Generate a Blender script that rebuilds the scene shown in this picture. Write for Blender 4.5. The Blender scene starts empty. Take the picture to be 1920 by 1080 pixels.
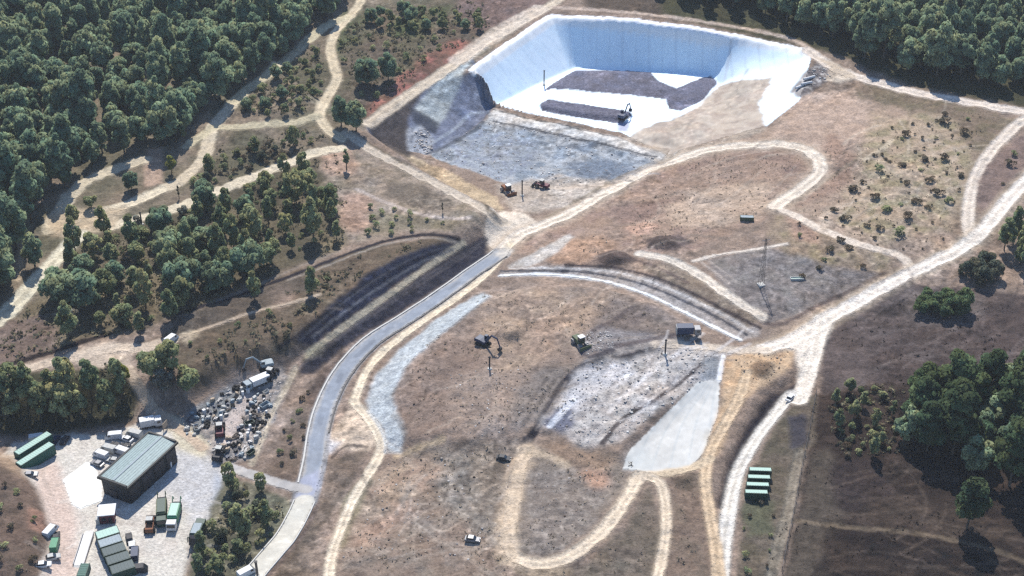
import bpy, math, random
import numpy as np

# ------------------------------------------------------------------ basics
random.seed(7)
RNG = np.random.default_rng(11)
SC = bpy.context.scene
COL = SC.collection
R = math.radians
CAM_H = 246.0
DEP = R(33.0)
FPX = 960.0 / math.tan(R(20.0))          # focal length in photo pixels (1920 wide)
CD, SD = math.cos(DEP), math.sin(DEP)

def unproj(px, py, z):
    """photo pixel -> world point on the horizontal plane at height z"""
    px = np.asarray(px, float); py = np.asarray(py, float); z = np.asarray(z, float)
    a = (px - 960.0) / FPX; b = -(py - 540.0) / FPX
    dx = a; dy = CD + b * SD; dz = -SD + b * CD
    t = (z - CAM_H) / dz
    return dx * t, dy * t

def S(r, g, b, k=0.74):
    """sRGB triple seen in full sun -> albedo"""
    f = lambda c: (c / 255 / 12.92) if c / 255 < 0.04045 else ((c / 255 + 0.055) / 1.055) ** 2.4
    return np.array([f(r) * k, f(g) * k, f(b) * k], np.float32)

# ------------------------------------------------------------------ world raster
X0, Y0, RES = -400.0, 175.0, 0.38
NX, NY = 2106, 1580
gx = X0 + np.arange(NX, dtype=np.float32) * RES
gy = Y0 + np.arange(NY, dtype=np.float32) * RES
GX, GY = np.meshgrid(gx, gy)

def hashgrid(seed, n=257):
    return np.random.default_rng(seed).random((n, n)).astype(np.float32)

def vnoise_at(x, y, scale, seed, ang=0.0, stretch=1.0):
    if ang or stretch != 1.0:
        c, s = math.cos(ang), math.sin(ang)
        u = (x * c + y * s) / (scale * stretch); v = (-x * s + y * c) / scale
    else:
        u = x / scale; v = y / scale
    g = hashgrid(seed)
    u = u + 57.3; v = v + 91.7
    iu = np.floor(u).astype(np.int32); iv = np.floor(v).astype(np.int32)
    fu = (u - iu).astype(np.float32); fv = (v - iv).astype(np.float32)
    fu = fu * fu * (3 - 2 * fu); fv = fv * fv * (3 - 2 * fv)
    i0 = iu % 257; i1 = (iu + 1) % 257; j0 = iv % 257; j1 = (iv + 1) % 257
    return (g[j0, i0] * (1 - fu) + g[j0, i1] * fu) * (1 - fv) + (g[j1, i0] * (1 - fu) + g[j1, i1] * fu) * fv

def fbm(scale, seed, octs=3, ang=0.0, stretch=1.0, x=None, y=None):
    x = GX if x is None else x; y = GY if y is None else y
    out = 0; amp = 1.0; tot = 0
    for o in range(octs):
        out = out + amp * vnoise_at(x, y, scale / 2 ** o, seed + 13 * o, ang, stretch)
        tot += amp; amp *= 0.55
    return (out / tot - 0.5) * 2

def blur(a, rad):
    r = int(round(rad / RES / 1.7))
    if r < 1: return a
    for _ in range(3):
        for ax in (0, 1):
            p = [(0, 0), (0, 0)]; p[ax] = (r + 1, r)
            c = np.cumsum(np.pad(a, p, mode='edge'), axis=ax, dtype=np.float64)
            n = a.shape[ax]
            hi = np.take(c, np.arange(2 * r + 1, 2 * r + 1 + n), axis=ax)
            lo = np.take(c, np.arange(0, n), axis=ax)
            a = ((hi - lo) / (2 * r + 1)).astype(np.float32)
    return a

def sstep(e0, e1, x):
    t = np.clip((x - e0) / (e1 - e0), 0, 1)
    return t * t * (3 - 2 * t)

WARPX = fbm(5.0, 301, 4); WARPY = fbm(5.0, 402, 4)

def inside(W, warp=0.0):
    """W (n,2) world polygon -> boolean raster; edges wander by warp metres"""
    m = np.zeros((NY, NX), bool)
    pad = abs(warp) + 1
    i0 = max(0, int((W[:, 0].min() - pad - X0) / RES)); i1 = min(NX, int((W[:, 0].max() + pad - X0) / RES) + 2)
    j0 = max(0, int((W[:, 1].min() - pad - Y0) / RES)); j1 = min(NY, int((W[:, 1].max() + pad - Y0) / RES) + 2)
    if i0 >= i1 or j0 >= j1: return m
    x = GX[j0:j1, i0:i1]; y = GY[j0:j1, i0:i1]
    if warp:
        x = x + WARPX[j0:j1, i0:i1] * warp; y = y + WARPY[j0:j1, i0:i1] * warp
    r = np.zeros(x.shape, bool)
    n = len(W)
    for k in range(n):
        xa, ya = W[k]; xb, yb = W[(k + 1) % n]
        if ya == yb: continue
        c = ((ya > y) != (yb > y)) & (x < (xb - xa) * (y - ya) / (yb - ya) + xa)
        r ^= c
    m[j0:j1, i0:i1] = r
    return m

def dist(W, maxd, closed=False):
    D = np.full((NY, NX), maxd, np.float32)
    n = len(W)
    for k in range(n if closed else n - 1):
        xa, ya = W[k]; xb, yb = W[(k + 1) % n]
        i0 = max(0, int((min(xa, xb) - maxd - X0) / RES)); i1 = min(NX, int((max(xa, xb) + maxd - X0) / RES) + 2)
        j0 = max(0, int((min(ya, yb) - maxd - Y0) / RES)); j1 = min(NY, int((max(ya, yb) + maxd - Y0) / RES) + 2)
        if i0 >= i1 or j0 >= j1: continue
        x = GX[j0:j1, i0:i1] - xa; y = GY[j0:j1, i0:i1] - ya
        ux, uy = xb - xa, yb - ya; L = ux * ux + uy * uy + 1e-9
        t = np.clip((x * ux + y * uy) / L, 0, 1)
        d = np.hypot(x - t * ux, y - t * uy)
        np.minimum(D[j0:j1, i0:i1], d, out=D[j0:j1, i0:i1])
    return D

def smooth_px(P, n=6):
    P = np.array(P, float)
    if len(P) < 3: return P
    Q = np.vstack([2 * P[0] - P[1], P, 2 * P[-1] - P[-2]])
    out = []
    for i in range(1, len(Q) - 2):
        p0, p1, p2, p3 = Q[i - 1:i + 3]
        for k in range(n):
            t = k / n
            out.append(0.5 * (2 * p1 + (p2 - p0) * t + (2 * p0 - 5 * p1 + 4 * p2 - p3) * t * t + (3 * p1 - p0 - 3 * p2 + p3) * t ** 3))
    out.append(P[-1])
    return np.array(out)

# ------------------------------------------------------------------ heights
CTRL = [(250, 950, 0), (900, 1000, 1), (1700, 1000, 0), (1400, 900, 0), (600, 900, 0), (40, 1000, 2), (1000, 620, 3), (650, 700, 0.5),
        (900, 500, 2), (960, 430, 3), (1520, 640, 3), (1820, 450, 6), (1700, 300, 9), (1750, 185, 12), (1900, 205, 12), (1530, 110, 13),
        (1400, 62, 15.6), (1280, 45, 17), (1150, 32, 17.4), (1035, 26, 16.6), (960, 76, 14), (1100, 15, 17.5), (1300, 20, 17.5), (890, 128, 12), (800, 158, 10), (690, 232, 7),
        (640, 270, 5), (400, 400, 3), (100, 450, 2), (300, 600, 1.5), (0, 620, 1), (300, 150, 9), (50, 30, 14), (700, 30, 15), (1600, 30, 17),
        (1000, 290, 1), (1150, 300, 1), (1260, 285, 3), (1440, 240, 7), (1400, 330, 6), (1300, 450, 4.5), (1150, 430, 3.5), (820, 280, 2),
        (1100, 760, 2), (100, 760, 0), (1700, 600, 2), (1850, 800, 0.5), (480, 650, 1), (-200, 300, 7), (2100, 300, 9), (2100, 700, 1), (-200, 900, 1)]
cx, cy = unproj([c[0] for c in CTRL], [c[1] for c in CTRL], [c[2] for c in CTRL])
cz = np.array([c[2] for c in CTRL], float)
cp = np.stack([cx, cy], 1)
def tps(r2): return r2 * np.log(r2 + 1e-6)
n = len(cp)
A = np.zeros((n + 3, n + 3))
d2 = ((cp[:, None] - cp[None]) ** 2).sum(-1) / 1e4
A[:n, :n] = tps(d2) + np.eye(n) * 0.02
A[:n, n] = 1; A[:n, n + 1:] = cp / 100
A[n, :n] = 1; A[n + 1:, :n] = cp.T / 100
w = np.linalg.solve(A, np.concatenate([cz, np.zeros(3)]))
sx = np.linspace(X0, gx[-1], 173); sy = np.linspace(Y0, gy[-1], 133)
qx, qy = np.meshgrid(sx, sy)
hq = w[n] + w[n + 1] * qx / 100 + w[n + 2] * qy / 100
for k in range(n):
    hq += w[k] * tps(((qx - cp[k, 0]) ** 2 + (qy - cp[k, 1]) ** 2) / 1e4)
hq = np.clip(hq, -2, 22)
fi = np.linspace(0, 172, NX); fj = np.linspace(0, 132, NY)
i0 = np.minimum(fi.astype(int), 171); j0 = np.minimum(fj.astype(int), 131)
ti = (fi - i0)[None, :]; tj = (fj - j0)[:, None]
H = ((hq[j0][:, i0] * (1 - ti) + hq[j0][:, i0 + 1] * ti) * (1 - tj) + (hq[j0 + 1][:, i0] * (1 - ti) + hq[j0 + 1][:, i0 + 1] * ti) * tj).astype(np.float32)
H = blur(H, 6)
H0 = H.copy()

def samp(F, x, y):
    x = np.clip((np.asarray(x, float) - X0) / RES, 0, NX - 1.001); y = np.clip((np.asarray(y, float) - Y0) / RES, 0, NY - 1.001)
    i = x.astype(int); j = y.astype(int); u = x - i; v = y - j
    if F.ndim == 3: u = u[..., None]; v = v[..., None]
    return (F[j, i] * (1 - u) + F[j, i + 1] * u) * (1 - v) + (F[j + 1, i] * (1 - u) + F[j + 1, i + 1] * u) * v

def ground_at(px, py, F=None):
    """world point on the terrain seen at a photo pixel"""
    F = H if F is None else F
    px = np.asarray(px, float); py = np.asarray(py, float)
    z = np.zeros(px.shape) + 4.0
    for _ in range(14):
        x, y = unproj(px, py, z)
        z = 0.5 * z + 0.5 * samp(F, x, y)
    return x, y, samp(F, x, y)

def W0(P, z=None, smooth=False):
    P = smooth_px(P) if smooth else np.array(P, float)
    if z is None:
        x, y, _ = ground_at(P[:, 0], P[:, 1])
    else:
        x, y = unproj(P[:, 0], P[:, 1], z)
    return np.stack([x, y], 1)

# level bench and basin in front of the pit
FRONT = [(915, 196), (1165, 244), (1268, 280), (1250, 306), (1190, 340), (1060, 350), (960, 346), (800, 292), (880, 245)]
fm_ = blur(inside(W0(FRONT, 0.5)).astype(np.float32), 4)
fm_ = np.clip(fm_ * 1.6, 0, 1)
H0 = H0 * (1 - fm_) + 0.5 * fm_
H = H0.copy()
# pit: walls ruled between the rim and the toe of the floor
RIM = [(890, 130), (960, 80), (1035, 30), (1160, 37), (1280, 50), (1400, 70), (1480, 90), (1522, 103), (1510, 150), (1500, 185), (1440, 236), (1265, 286)]
RIMZ = np.array([12, 14, 16.6, 17.4, 17, 15.6, 13.8, 13, 12, 10, 7, 3.0])
TOE = [(926, 200), (1000, 162), (1078, 127), (1180, 131), (1325, 140), (1350, 160), (1300, 200), (1235, 222), (1165, 247)]
rim = np.stack(unproj([p[0] for p in RIM], [p[1] for p in RIM], RIMZ), 1)
toe = np.stack(unproj([p[0] for p in TOE], [p[1] for p in TOE], 0.0), 1)
pit_poly = np.vstack([rim, np.stack(unproj([1165], [250], 0.0), 1), toe[:1]])
in_pit = inside(pit_poly); in_floor = inside(toe)
dr = dist(rim, 90); dt = dist(toe, 90)
wall = in_pit & ~in_floor
H[in_floor] = 0
H[wall] = ((H0 * dt) / (dr + dt + 1e-3))[wall]
# grey geotextile slope between the rim road and the old cell
T14 = [(688, 236), (740, 198), (800, 160), (845, 146), (888, 132)]
t14 = np.stack(unproj([p[0] for p in T14], [p[1] for p in T14], [7, 8.5, 10, 11, 12]), 1)
GTOE = [(700, 268), (760, 288), (800, 292), (860, 262), (905, 228), (926, 203)]
gtoe = np.stack(unproj([p[0] for p in GTOE], [p[1] for p in GTOE], [3.5, 1.5, 0.5, 0, 0, 0]), 1)
gsl = inside(np.vstack([t14, gtoe[::-1]]))
dr = dist(t14, 60); dt = dist(gtoe, 60)
H[gsl] = ((H0 * dt + 0.3 * dr) / (dr + dt + 1e-3))[gsl]
pit_zone = in_pit | gsl

def bump(P, h, rad, z=4.0, lo=None):
    global H
    m = blur(inside(W0(P, z)).astype(np.float32), rad)
    H = H + h * m
def ridge(P, h, wid, z=2.0):
    global H
    d = dist(W0(P, z, True), wid * 2)
    H = H + h * np.exp(-(d / (wid * 0.55)) ** 2) * (d < wid * 2)

CELL = [(800, 290), (860, 262), (912, 228), (1000, 244), (1120, 268), (1240, 300), (1190, 338), (1060, 348), (960, 345)]
bump(CELL, -1.2, 4, 1)
bump([(1130, 488), (1150, 478), (1175, 484), (1190, 496), (1150, 500)], 1.3, 1.2, 4)
bump([(1212, 464), (1230, 450), (1262, 450), (1270, 466), (1230, 470)], 1.4, 1.2, 5)
LP = [(-300, 770), (0, 768), (230, 735), (330, 735), (440, 692), (550, 655)]
FAR = [(690, 270), (600, 225), (480, 130), (-300, 200)]
bump(LP + [(625, 600), (700, 545), (790, 490), (862, 457), (935, 412), (830, 352)] + FAR, 4.5, 4.0, 5)
bump(LP + [(590, 665), (680, 598), (740, 560), (820, 508), (905, 452), (945, 412), (835, 352)] + FAR, 2.5, 3.0, 3)
ridge([(924, 208), (1000, 226), (1120, 252), (1262, 284)], .5, 6)
ramp_ = blur(inside(W0([(1200, 232), (1310, 190), (1345, 152), (1440, 164), (1427, 236), (1300, 290), (1190, 262)], 3)).astype(np.float32), 2)
H = H + ramp_ * (.4 * fbm(3.2, 81, 3) + .5 * fbm(9, 82, 2))
gs_ = blur(gsl.astype(np.float32), 2)
H = H + gs_ * (.5 * np.abs(fbm(4.5, 83, 2, R(62), 4)) + .3 * fbm(2.4, 84, 2))
ridge([(690, 270), (760, 312), (850, 362), (930, 405)], 1.4, 3.5, 6)
# landfill dome inside the loop of the roads
bump([(735, 790), (725, 730), (760, 670), (830, 600), (910, 556), (1000, 538), (1120, 545), (1250, 585), (1320, 640), (1200, 660), (1080, 690), (1010, 800), (880, 830), (780, 830)], 3.2, 4.5, 4)
bump([(1020, 800), (1070, 715), (1110, 672), (1230, 655), (1340, 650), (1350, 700), (1260, 770), (1180, 820), (1160, 860), (1090, 830)], 1.6, 3.0, 3)
bump([(980, 505), (1120, 500), (1230, 530), (1330, 580), (1420, 615), (1520, 560), (1650, 500), (1640, 460), (1450, 390), (1250, 410), (1080, 440)], 1.6, 4.0, 4)
# field banks, ditch below the haul road, hillside at the lower left
bump([(1500, 700), (1440, 735), (1400, 790), (1360, 870), (1345, 950), (1372, 950), (1385, 890), (1410, 840), (1450, 780), (1490, 745)], -2.4, 2.2, 1)
bump([(-200, 860), (30, 870), (75, 930), (85, 1000), (75, 1120), (-200, 1120)], 5.0, 4.5, 1)
# waste beds and the dirt heap
bump([(1078, 135), (1180, 136), (1270, 140), (1345, 150), (1330, 185), (1270, 195), (1140, 180), (1030, 165)], 0.9, 1.0, 0)
bump([(1008, 195), (1030, 187), (1120, 200), (1185, 212), (1170, 228), (1090, 218), (1015, 205)], 1.2, 0.9, 0)
bump([(925, 625), (945, 608), (975, 615), (978, 630), (950, 636)], 2.2, 1.0, 6)
bump([(1405, 695), (1420, 675), (1450, 680), (1445, 705), (1420, 712)], 1.2, 1.0, 2)
# natural roughness, kept off the liner
rough = 1 - blur(pit_zone.astype(np.float32), 2)
flatm = np.zeros((NY, NX), bool)
for P_, z_ in (([(60, 900), (20, 840), (100, 815), (262, 795), (345, 815), (430, 900), (410, 960), (350, 1010), (340, 1120), (70, 1120), (90, 1000)], 1), ([(1166, 880), (1180, 845), (1250, 775), (1310, 715), (1350, 712), (1345, 780), (1318, 850), (1290, 878), (1220, 888)], 2)):
    flatm |= inside(W0(P_, z_))
flatm |= dist(W0([(938, 476), (880, 516), (822, 558), (762, 598), (702, 636), (662, 674), (632, 716), (610, 764), (597, 812), (590, 860), (580, 905), (570, 940), (556, 972), (535, 1008), (508, 1040), (478, 1075), (455, 1110)], None, True), 8) < 4
rough = rough * (1 - .85 * blur(flatm.astype(np.float32), 1.5))
H = H + rough * (0.55 * fbm(14, 71, 2) + 0.36 * fbm(3.6, 72, 2) + 0.22 * fbm(1.7, 74, 1))
wf = blur(inside(W0([(1022, 800), (1060, 738), (1090, 695), (1130, 680), (1240, 656), (1345, 652), (1320, 712), (1240, 770), (1160, 825), (1100, 845), (1060, 815)])).astype(np.float32), 1.5)
wf = np.maximum(wf, .6 * blur(inside(W0(CELL, 0)).astype(np.float32), 2))
H = H + wf * (.24 * fbm(2.2, 75, 2) + .22 * np.abs(fbm(5, 76, 2, R(40), 3)))
H = H + 0.07 * fbm(3.0, 73, 2)
H = H.astype(np.float32)

# ------------------------------------------------------------------ ground colours (albedo, with some light and shade painted in)
NA = fbm(1.3, 501, 2); NB = fbm(4.0, 511, 3); NC = fbm(13.0, 521, 3); ND = fbm(45.0, 531, 2)
NSP = fbm(1.1, 541, 1)
C = np.empty((NY, NX, 3), np.float32)
DRY = S(148, 128, 114); DRY2 = S(172, 150, 132); BEIGE = S(226, 210, 192); PALE = S(226, 216, 202); SCRUB = S(112, 104, 84); DARKB = S(86, 74, 66)
C[:] = DRY
HD = np.zeros((NY, NX), np.float32)
DRAPE = {}

def mixin(sl, m, col):
    m = m[..., None]
    C[sl] = C[sl] * (1 - m) + np.asarray(col, np.float32) * m

def window(m, pad):
    jj = np.where(m.any(1))[0]; ii = np.where(m.any(0))[0]
    if len(jj) == 0: return None
    p = int(pad / RES) + 2
    return (slice(max(0, jj[0] - p), min(NY, jj[-1] + p)), slice(max(0, ii[0] - p), min(NX, ii[-1] + p)))

def fill(P, col, soft=1.5, alpha=1.0, warp=1.5, col2=None, nz=None, thr=0.0, sharp=0.5, drape=None, smooth=False, z=None):
    soft = soft * .55; m = inside(W0(P, z, smooth), warp)
    sl = window(m, soft * 2)
    if sl is None: return
    if drape: DRAPE[drape] = DRAPE.get(drape, np.zeros((NY, NX), bool)) | m
    mm = blur(m[sl].astype(np.float32), soft) * alpha
    mixin(sl, mm, col)
    if col2 is not None:
        mixin(sl, mm * sstep(thr - sharp, thr + sharp, nz[sl]), col2)

def stroke(P, w, col, soft=0.9, alpha=1.0, wob=0.5, ruts=0, drape=None, z=None, smooth=True, edge=None):
    """a track of width w metres; ruts = 1 adds two pale wheel lines and a darker crown"""
    soft = soft * .6; D = dist(W0(P, z, smooth), w * 1.5 + 4)
    D = D + (NB * 0.6 + NA * 0.4) * wob
    m = D < w / 2
    sl = window(D < w / 2 + soft + (edge[1] if edge else 0), 1)
    if sl is None: return
    d = D[sl]
    if edge is not None:
        mixin(sl, (1 - sstep(w / 2, w / 2 + edge[1], d)) * 0.6, edge[0])
    if drape: DRAPE[drape] = DRAPE.get(drape, np.zeros((NY, NX), bool)) | m
    a = (1 - sstep(w / 2 - soft, w / 2 + soft * 0.6, d)) * alpha
    mixin(sl, a, col)
    if ruts:
        r = np.exp(-((d - w * 0.24) / (w * 0.09)) ** 2) * (0.75 + 0.25 * NB[sl])
        c = np.exp(-(d / (w * 0.12)) ** 2) * (0.6 + 0.4 * NC[sl])
        mixin(sl, np.clip(c, 0, 1) * 0.62 * ruts, np.asarray(col) * np.array([.60, .57, .52]))
        mixin(sl, np.clip(r, 0, 1) * 0.75 * ruts, np.minimum(np.asarray(col) * 1.25, 0.8))
        e = np.exp(-((d - w * .52) / .45) ** 2)
        mixin(sl, np.clip(e * (.4 + .8 * NB[sl]), 0, 1) * .5, np.asarray(col) * .55)
        HD[sl] = np.where(np.abs(HD[sl]) > .02, HD[sl], .22 * e - .14 * np.exp(-((d - w * .24) / (w * .1)) ** 2))

# broad zones ------------------------------------------------------
fill([(-400, -80), (1000, -80), (960, 60), (880, 120), (690, 230), (640, 270), (560, 300), (0, 640), (-400, 700)], S(104, 98, 80), 6, 1, 3, S(136, 120, 104), NC, 0.15)
fill([(640, 20), (900, 0), (1000, 10), (900, 100), (780, 160), (690, 220), (640, 180), (630, 90)], S(112, 98, 84), 3, 1, 3, S(84, 92, 62), NC, 0.2)
fill([(860, -20), (1040, -20), (1030, 15), (960, 45), (900, 60), (850, 20)], S(126, 104, 98), 3, .9, 3)
fill([(1080, -30), (1500, -30), (1560, 60), (1300, 42), (1100, 20)], S(84, 72, 62), 3, .9, 2)
fill([(790, 110), (850, 75), (905, 78), (880, 110), (820, 150), (740, 195), (690, 222), (700, 190), (740, 150)], S(136, 100, 86), 2, .8, 3, S(160, 102, 92), NB, 0.1)
fill([(1240, 30), (1560, 100), (1720, 165), (1930, 205), (2300, 215), (2300, -120), (1240, -120)], S(70, 68, 48), 3, 1, 2)
# left brush country
fill([(0, 640), (60, 570), (200, 440), (330, 385), (560, 300), (640, 290), (650, 460), (560, 500), (340, 590), (200, 630), (0, 690)], S(96, 88, 72), 3, 1, 3, S(120, 108, 88), NC, 0.1)
fill([(-40, 610), (20, 600), (80, 590), (110, 620), (100, 660), (0, 690), (-60, 690)], S(124, 106, 96), 2, 1, 2)
fill([(640, 275), (700, 290), (830, 350), (930, 412), (870, 440), (750, 435), (660, 460), (630, 380), (600, 310)], S(168, 150, 134), 2, 1, 2, S(120, 108, 92), NB, 0.15)
fill([(600, 285), (660, 280), (670, 330), (610, 330)], S(186, 152, 130), 2, .8, 2)
fill([(640, 365), (690, 360), (700, 420), (660, 440), (635, 410)], S(176, 144, 126), 3, .8, 2)
fill([(730, 345), (790, 345), (850, 380), (850, 400), (770, 385), (720, 365)], S(116, 104, 92), 1.5, .9, 1)
fill([(690, 395), (790, 405), (880, 415), (850, 435), (740, 430), (690, 440)], S(122, 112, 90), 2, .7, 2)
fill([(300, 640), (340, 590), (560, 505), (690, 462), (830, 445), (850, 455), (760, 500), (660, 560), (570, 640), (540, 660), (440, 690), (370, 740), (340, 700)], S(114, 98, 82), 1.5, 1, 1.5, S(92, 82, 68), NB, 0.2)
fill([(500, 545), (540, 530), (560, 560), (520, 580)], S(176, 150, 134), 2, .7, 1.5)
fill([(340, 590), (450, 550), (560, 515), (600, 540), (440, 595), (330, 630)], S(92, 84, 78), 2, .7, 2)
# red / orange bare soils on the haul-road field
fill([(960, 470), (1060, 410), (1270, 305), (1400, 278), (1500, 285), (1530, 320), (1460, 375), (1450, 392), (1300, 470), (1210, 480), (1060, 505)], S(164, 138, 120), 2, 1, 2, S(146, 122, 110), NB, 0.1)
fill([(1140, 395), (1220, 350), (1350, 300), (1480, 290), (1500, 320), (1440, 370), (1300, 400), (1180, 440)], S(160, 136, 120), 3, .8, 3, S(136, 112, 102), fbm(9, 611, 2, R(25), 3), 0.1, .25)
fill([(1300, 355), (1440, 340), (1450, 385), (1360, 430), (1260, 425), (1250, 390)], S(196, 172, 150), 4, .7, 3)
fill([(1020, 480), (1060, 455), (1130, 440), (1170, 455), (1110, 490), (1040, 500)], S(184, 148, 122), 2, .9, 2)
fill([(1170, 425), (1210, 415), (1240, 425), (1220, 440), (1185, 442)], S(186, 150, 130), 1.5, .8, 1.5)
fill([(1210, 450), (1270, 440), (1300, 455), (1260, 470), (1215, 468)], S(86, 74, 72), .8, .9, 1)
fill([(1120, 475), (1160, 470), (1200, 490), (1150, 500), (1120, 495)], S(84, 70, 66), .8, .9, 1)
# right of the pit: bare soil, shrub slope
fill([(1440, 240), (1520, 185), (1580, 150), (1850, 200), (1905, 225), (1830, 320), (1800, 450), (1700, 500), (1540, 440), (1450, 390), (1540, 330), (1530, 290), (1480, 272), (1330, 278)], S(172, 148, 130), 2, 1, 2, S(150, 130, 112), NB, 0.2)
fill([(1500, 160), (1560, 155), (1620, 190), (1640, 260), (1560, 290), (1440, 265), (1450, 240)], S(190, 164, 146), 3, .8, 3)
fill([(1550, 255), (1560, 250), (1640, 330), (1500, 385), (1470, 380), (1540, 330)], S(158, 130, 114), 2, .8, 2)
fill([(1620, 150), (1850, 200), (1900, 228), (1840, 290), (1800, 440), (1760, 430), (1800, 300), (1720, 215), (1600, 175)], S(126, 110, 94), 3, .8, 3, S(108, 98, 78), NB, .1)
fill([(1640, 220), (1780, 215), (1820, 280), (1790, 420), (1660, 460), (1570, 420), (1600, 330)], S(190, 168, 144), 4, .75, 4, S(134, 124, 96), NB, 0.1, .3)
fill([(1490, 160), (1580, 140), (1600, 150), (1600, 165), (1540, 175)], S(126, 108, 94), 1.5, .8, 2)
stroke([(1480, 385), (1560, 330), (1640, 278), (1700, 250)], 2.0, S(136, 122, 104), 1, .6)
stroke([(1620, 300), (1660, 275), (1672, 262)], 2.4, S(206, 188, 164), 1, .8)
# grey capped panel around the mast
fill([(1325, 490), (1440, 465), (1480, 475), (1560, 500), (1660, 510), (1520, 580), (1435, 612), (1360, 545)], S(134, 124, 120), 1.0, 1, .8, S(124, 116, 110), NB, 0.2)
fill([(1450, 400), (1560, 440), (1680, 485), (1660, 512), (1560, 500), (1480, 475), (1440, 440)], S(162, 142, 122), 2, .9, 2, S(128, 116, 90), NB, 0.15)
fill([(1470, 405), (1530, 430), (1540, 455), (1490, 450)], S(176, 140, 122), 2, .7, 1.5)
# strip between the mast panel and the right track
fill([(1440, 610), (1520, 582), (1660, 512), (1700, 505), (1600, 565), (1500, 620), (1440, 642)], S(158, 138, 122), 1, .9, 1)
stroke([(1438, 608), (1470, 606), (1520, 580), (1600, 542), (1660, 512)], 1.6, S(98, 84, 80), .8, .8)
# arc of drainage channels
fill([(935, 508), (1060, 498), (1150, 503), (1230, 522), (1300, 552), (1360, 582), (1425, 612), (1425, 632), (1390, 640), (1300, 600), (1210, 555), (1140, 533), (1060, 520), (940, 520)], S(164, 154, 148), .8, 1, .4)
fill([(1200, 500), (1270, 495), (1320, 525), (1380, 570), (1425, 600), (1400, 612), (1330, 575), (1250, 530)], S(136, 120, 106), 1, .9, 1, S(150, 134, 116), NA, .2)
stroke([(1060, 497), (1150, 502), (1230, 521), (1300, 551), (1360, 582), (1425, 615)], 1.3, S(74, 64, 64), .4, 1, .15)
stroke([(955, 503), (1060, 503), (1150, 510), (1225, 530), (1295, 560), (1360, 592), (1410, 622)], 0.9, S(214, 206, 200), .35, .9, .15)
stroke([(940, 508), (1060, 508), (1145, 518), (1220, 538), (1290, 568), (1350, 598), (1400, 628)], 1.1, S(72, 72, 80), .35, 1, .15)
stroke([(938, 517), (1000, 514), (1070, 518), (1140, 529), (1210, 551), (1270, 579), (1330, 609), (1388, 637)], 1.5, S(240, 240, 240), .35, 1, .1, drape='concrete_channel')
# dome top
fill([(735, 800), (725, 730), (760, 670), (830, 600), (910, 548), (1000, 530), (1120, 540), (1250, 580), (1330, 635), (1200, 650), (1080, 680), (1010, 800), (880, 835), (780, 840)], S(154, 134, 121), 1.2, 1, 1, S(136, 120, 109), fbm(5, 621, 3, R(35), 2.5), 0.1, .3)
fill([(900, 560), (1000, 540), (1130, 548), (1150, 580), (1060, 640), (1000, 700), (930, 690), (900, 620)], S(172, 148, 130), 3, .75, 3, S(160, 138, 118), NB, .1)
fill([(1000, 590), (1060, 590), (1060, 640), (1030, 680), (985, 650)], S(170, 144, 126), 3, .6, 2)
fill([(1150, 560), (1230, 575), (1320, 635), (1240, 645), (1150, 635), (1090, 625), (1130, 590)], S(134, 120, 112), 2, .9, 2, S(114, 102, 98), NB, .15)
fill([(760, 700), (830, 640), (900, 640), (900, 760), (860, 820), (760, 830), (738, 780)], S(146, 122, 108), 3, .6, 2, S(126, 110, 100), NB, .1)
fill([(860, 700), (1000, 690), (990, 790), (900, 830), (830, 810)], S(166, 146, 132), 3, .7, 2, S(130, 116, 108), NA, .2, .3)
fill([(1000, 700), (1060, 690), (1080, 675), (1020, 790), (960, 810), (950, 770)], S(132, 122, 116), 2, .8, 1.5)
fill([(1090, 635), (1120, 610), (1230, 625), (1240, 645), (1140, 665), (1090, 665)], S(152, 146, 146), 1.2, .9, 1.2, S(120, 112, 112), NA, .1, .3)
stroke([(1110, 620), (1150, 600), (1185, 575)], 1.4, S(96, 84, 84), .8, .7)
stroke([(1055, 735), (1088, 690), (1130, 668), (1200, 650), (1275, 637)], 2.4, S(166, 156, 150), .6, .9, .4)
stroke([(1155, 648), (1200, 640), (1268, 628)], 2.2, S(104, 94, 94), .8, .9, .5)
stroke([(1090, 662), (1110, 668), (1150, 655)], 1.6, S(88, 82, 88), .6, .9, .4)
stroke([(985, 824), (998, 816), (1022, 776), (1054, 724), (1086, 690), (1130, 678), (1180, 668), (1236, 656)], 2.3, S(54, 50, 58), .6, 1, .5)  # shadow of the scarp painted as a dark streak
for q_ in range(6):
    stroke([(1005 - q_ * 9, 806 - q_ * 2), (1034 - q_ * 8, 762 - q_ * 2), (1062 - q_ * 7, 716 - q_ * 2)], .9, S(108, 98, 92) if q_ % 2 else S(158, 144, 134), .5, .6, .3)
# pale waste face
fill([(1022, 800), (1060, 738), (1090, 695), (1130, 680), (1240, 656), (1345, 652), (1350, 705), (1320, 712), (1240, 770), (1160, 825), (1100, 845), (1060, 815)], S(202, 194, 188), 2.5, 1, 2.5, S(174, 164, 158), NB, 0.1, .3)
fill([(1080, 700), (1180, 680), (1180, 710), (1110, 740), (1060, 790), (1040, 800), (1050, 760)], S(214, 210, 212), 2.5, .8, 2, S(170, 166, 168), NA, .2, .2)
fill([(1022, 800), (1040, 770), (1075, 765), (1075, 800), (1050, 815)], S(96, 98, 116), 1, .9, 1.2)
stroke([(1030, 800), (1060, 765), (1078, 750)], 2.0, S(222, 224, 232), .7, .8, .8)
stroke([(1345, 655), (1300, 695), (1277, 716), (1217, 756), (1161, 792), (1130, 830)], 1.7, S(78, 70, 70), .6, .95, .4)
fill([(1320, 715), (1240, 765), (1170, 830), (1150, 870), (1165, 880), (1200, 830), (1270, 765), (1340, 712)], S(128, 114, 106), .8, .95, .6)
fill([(1325, 665), (1352, 665), (1350, 720), (1310, 715)], S(148, 152, 158), .8, .9, .6)
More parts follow.
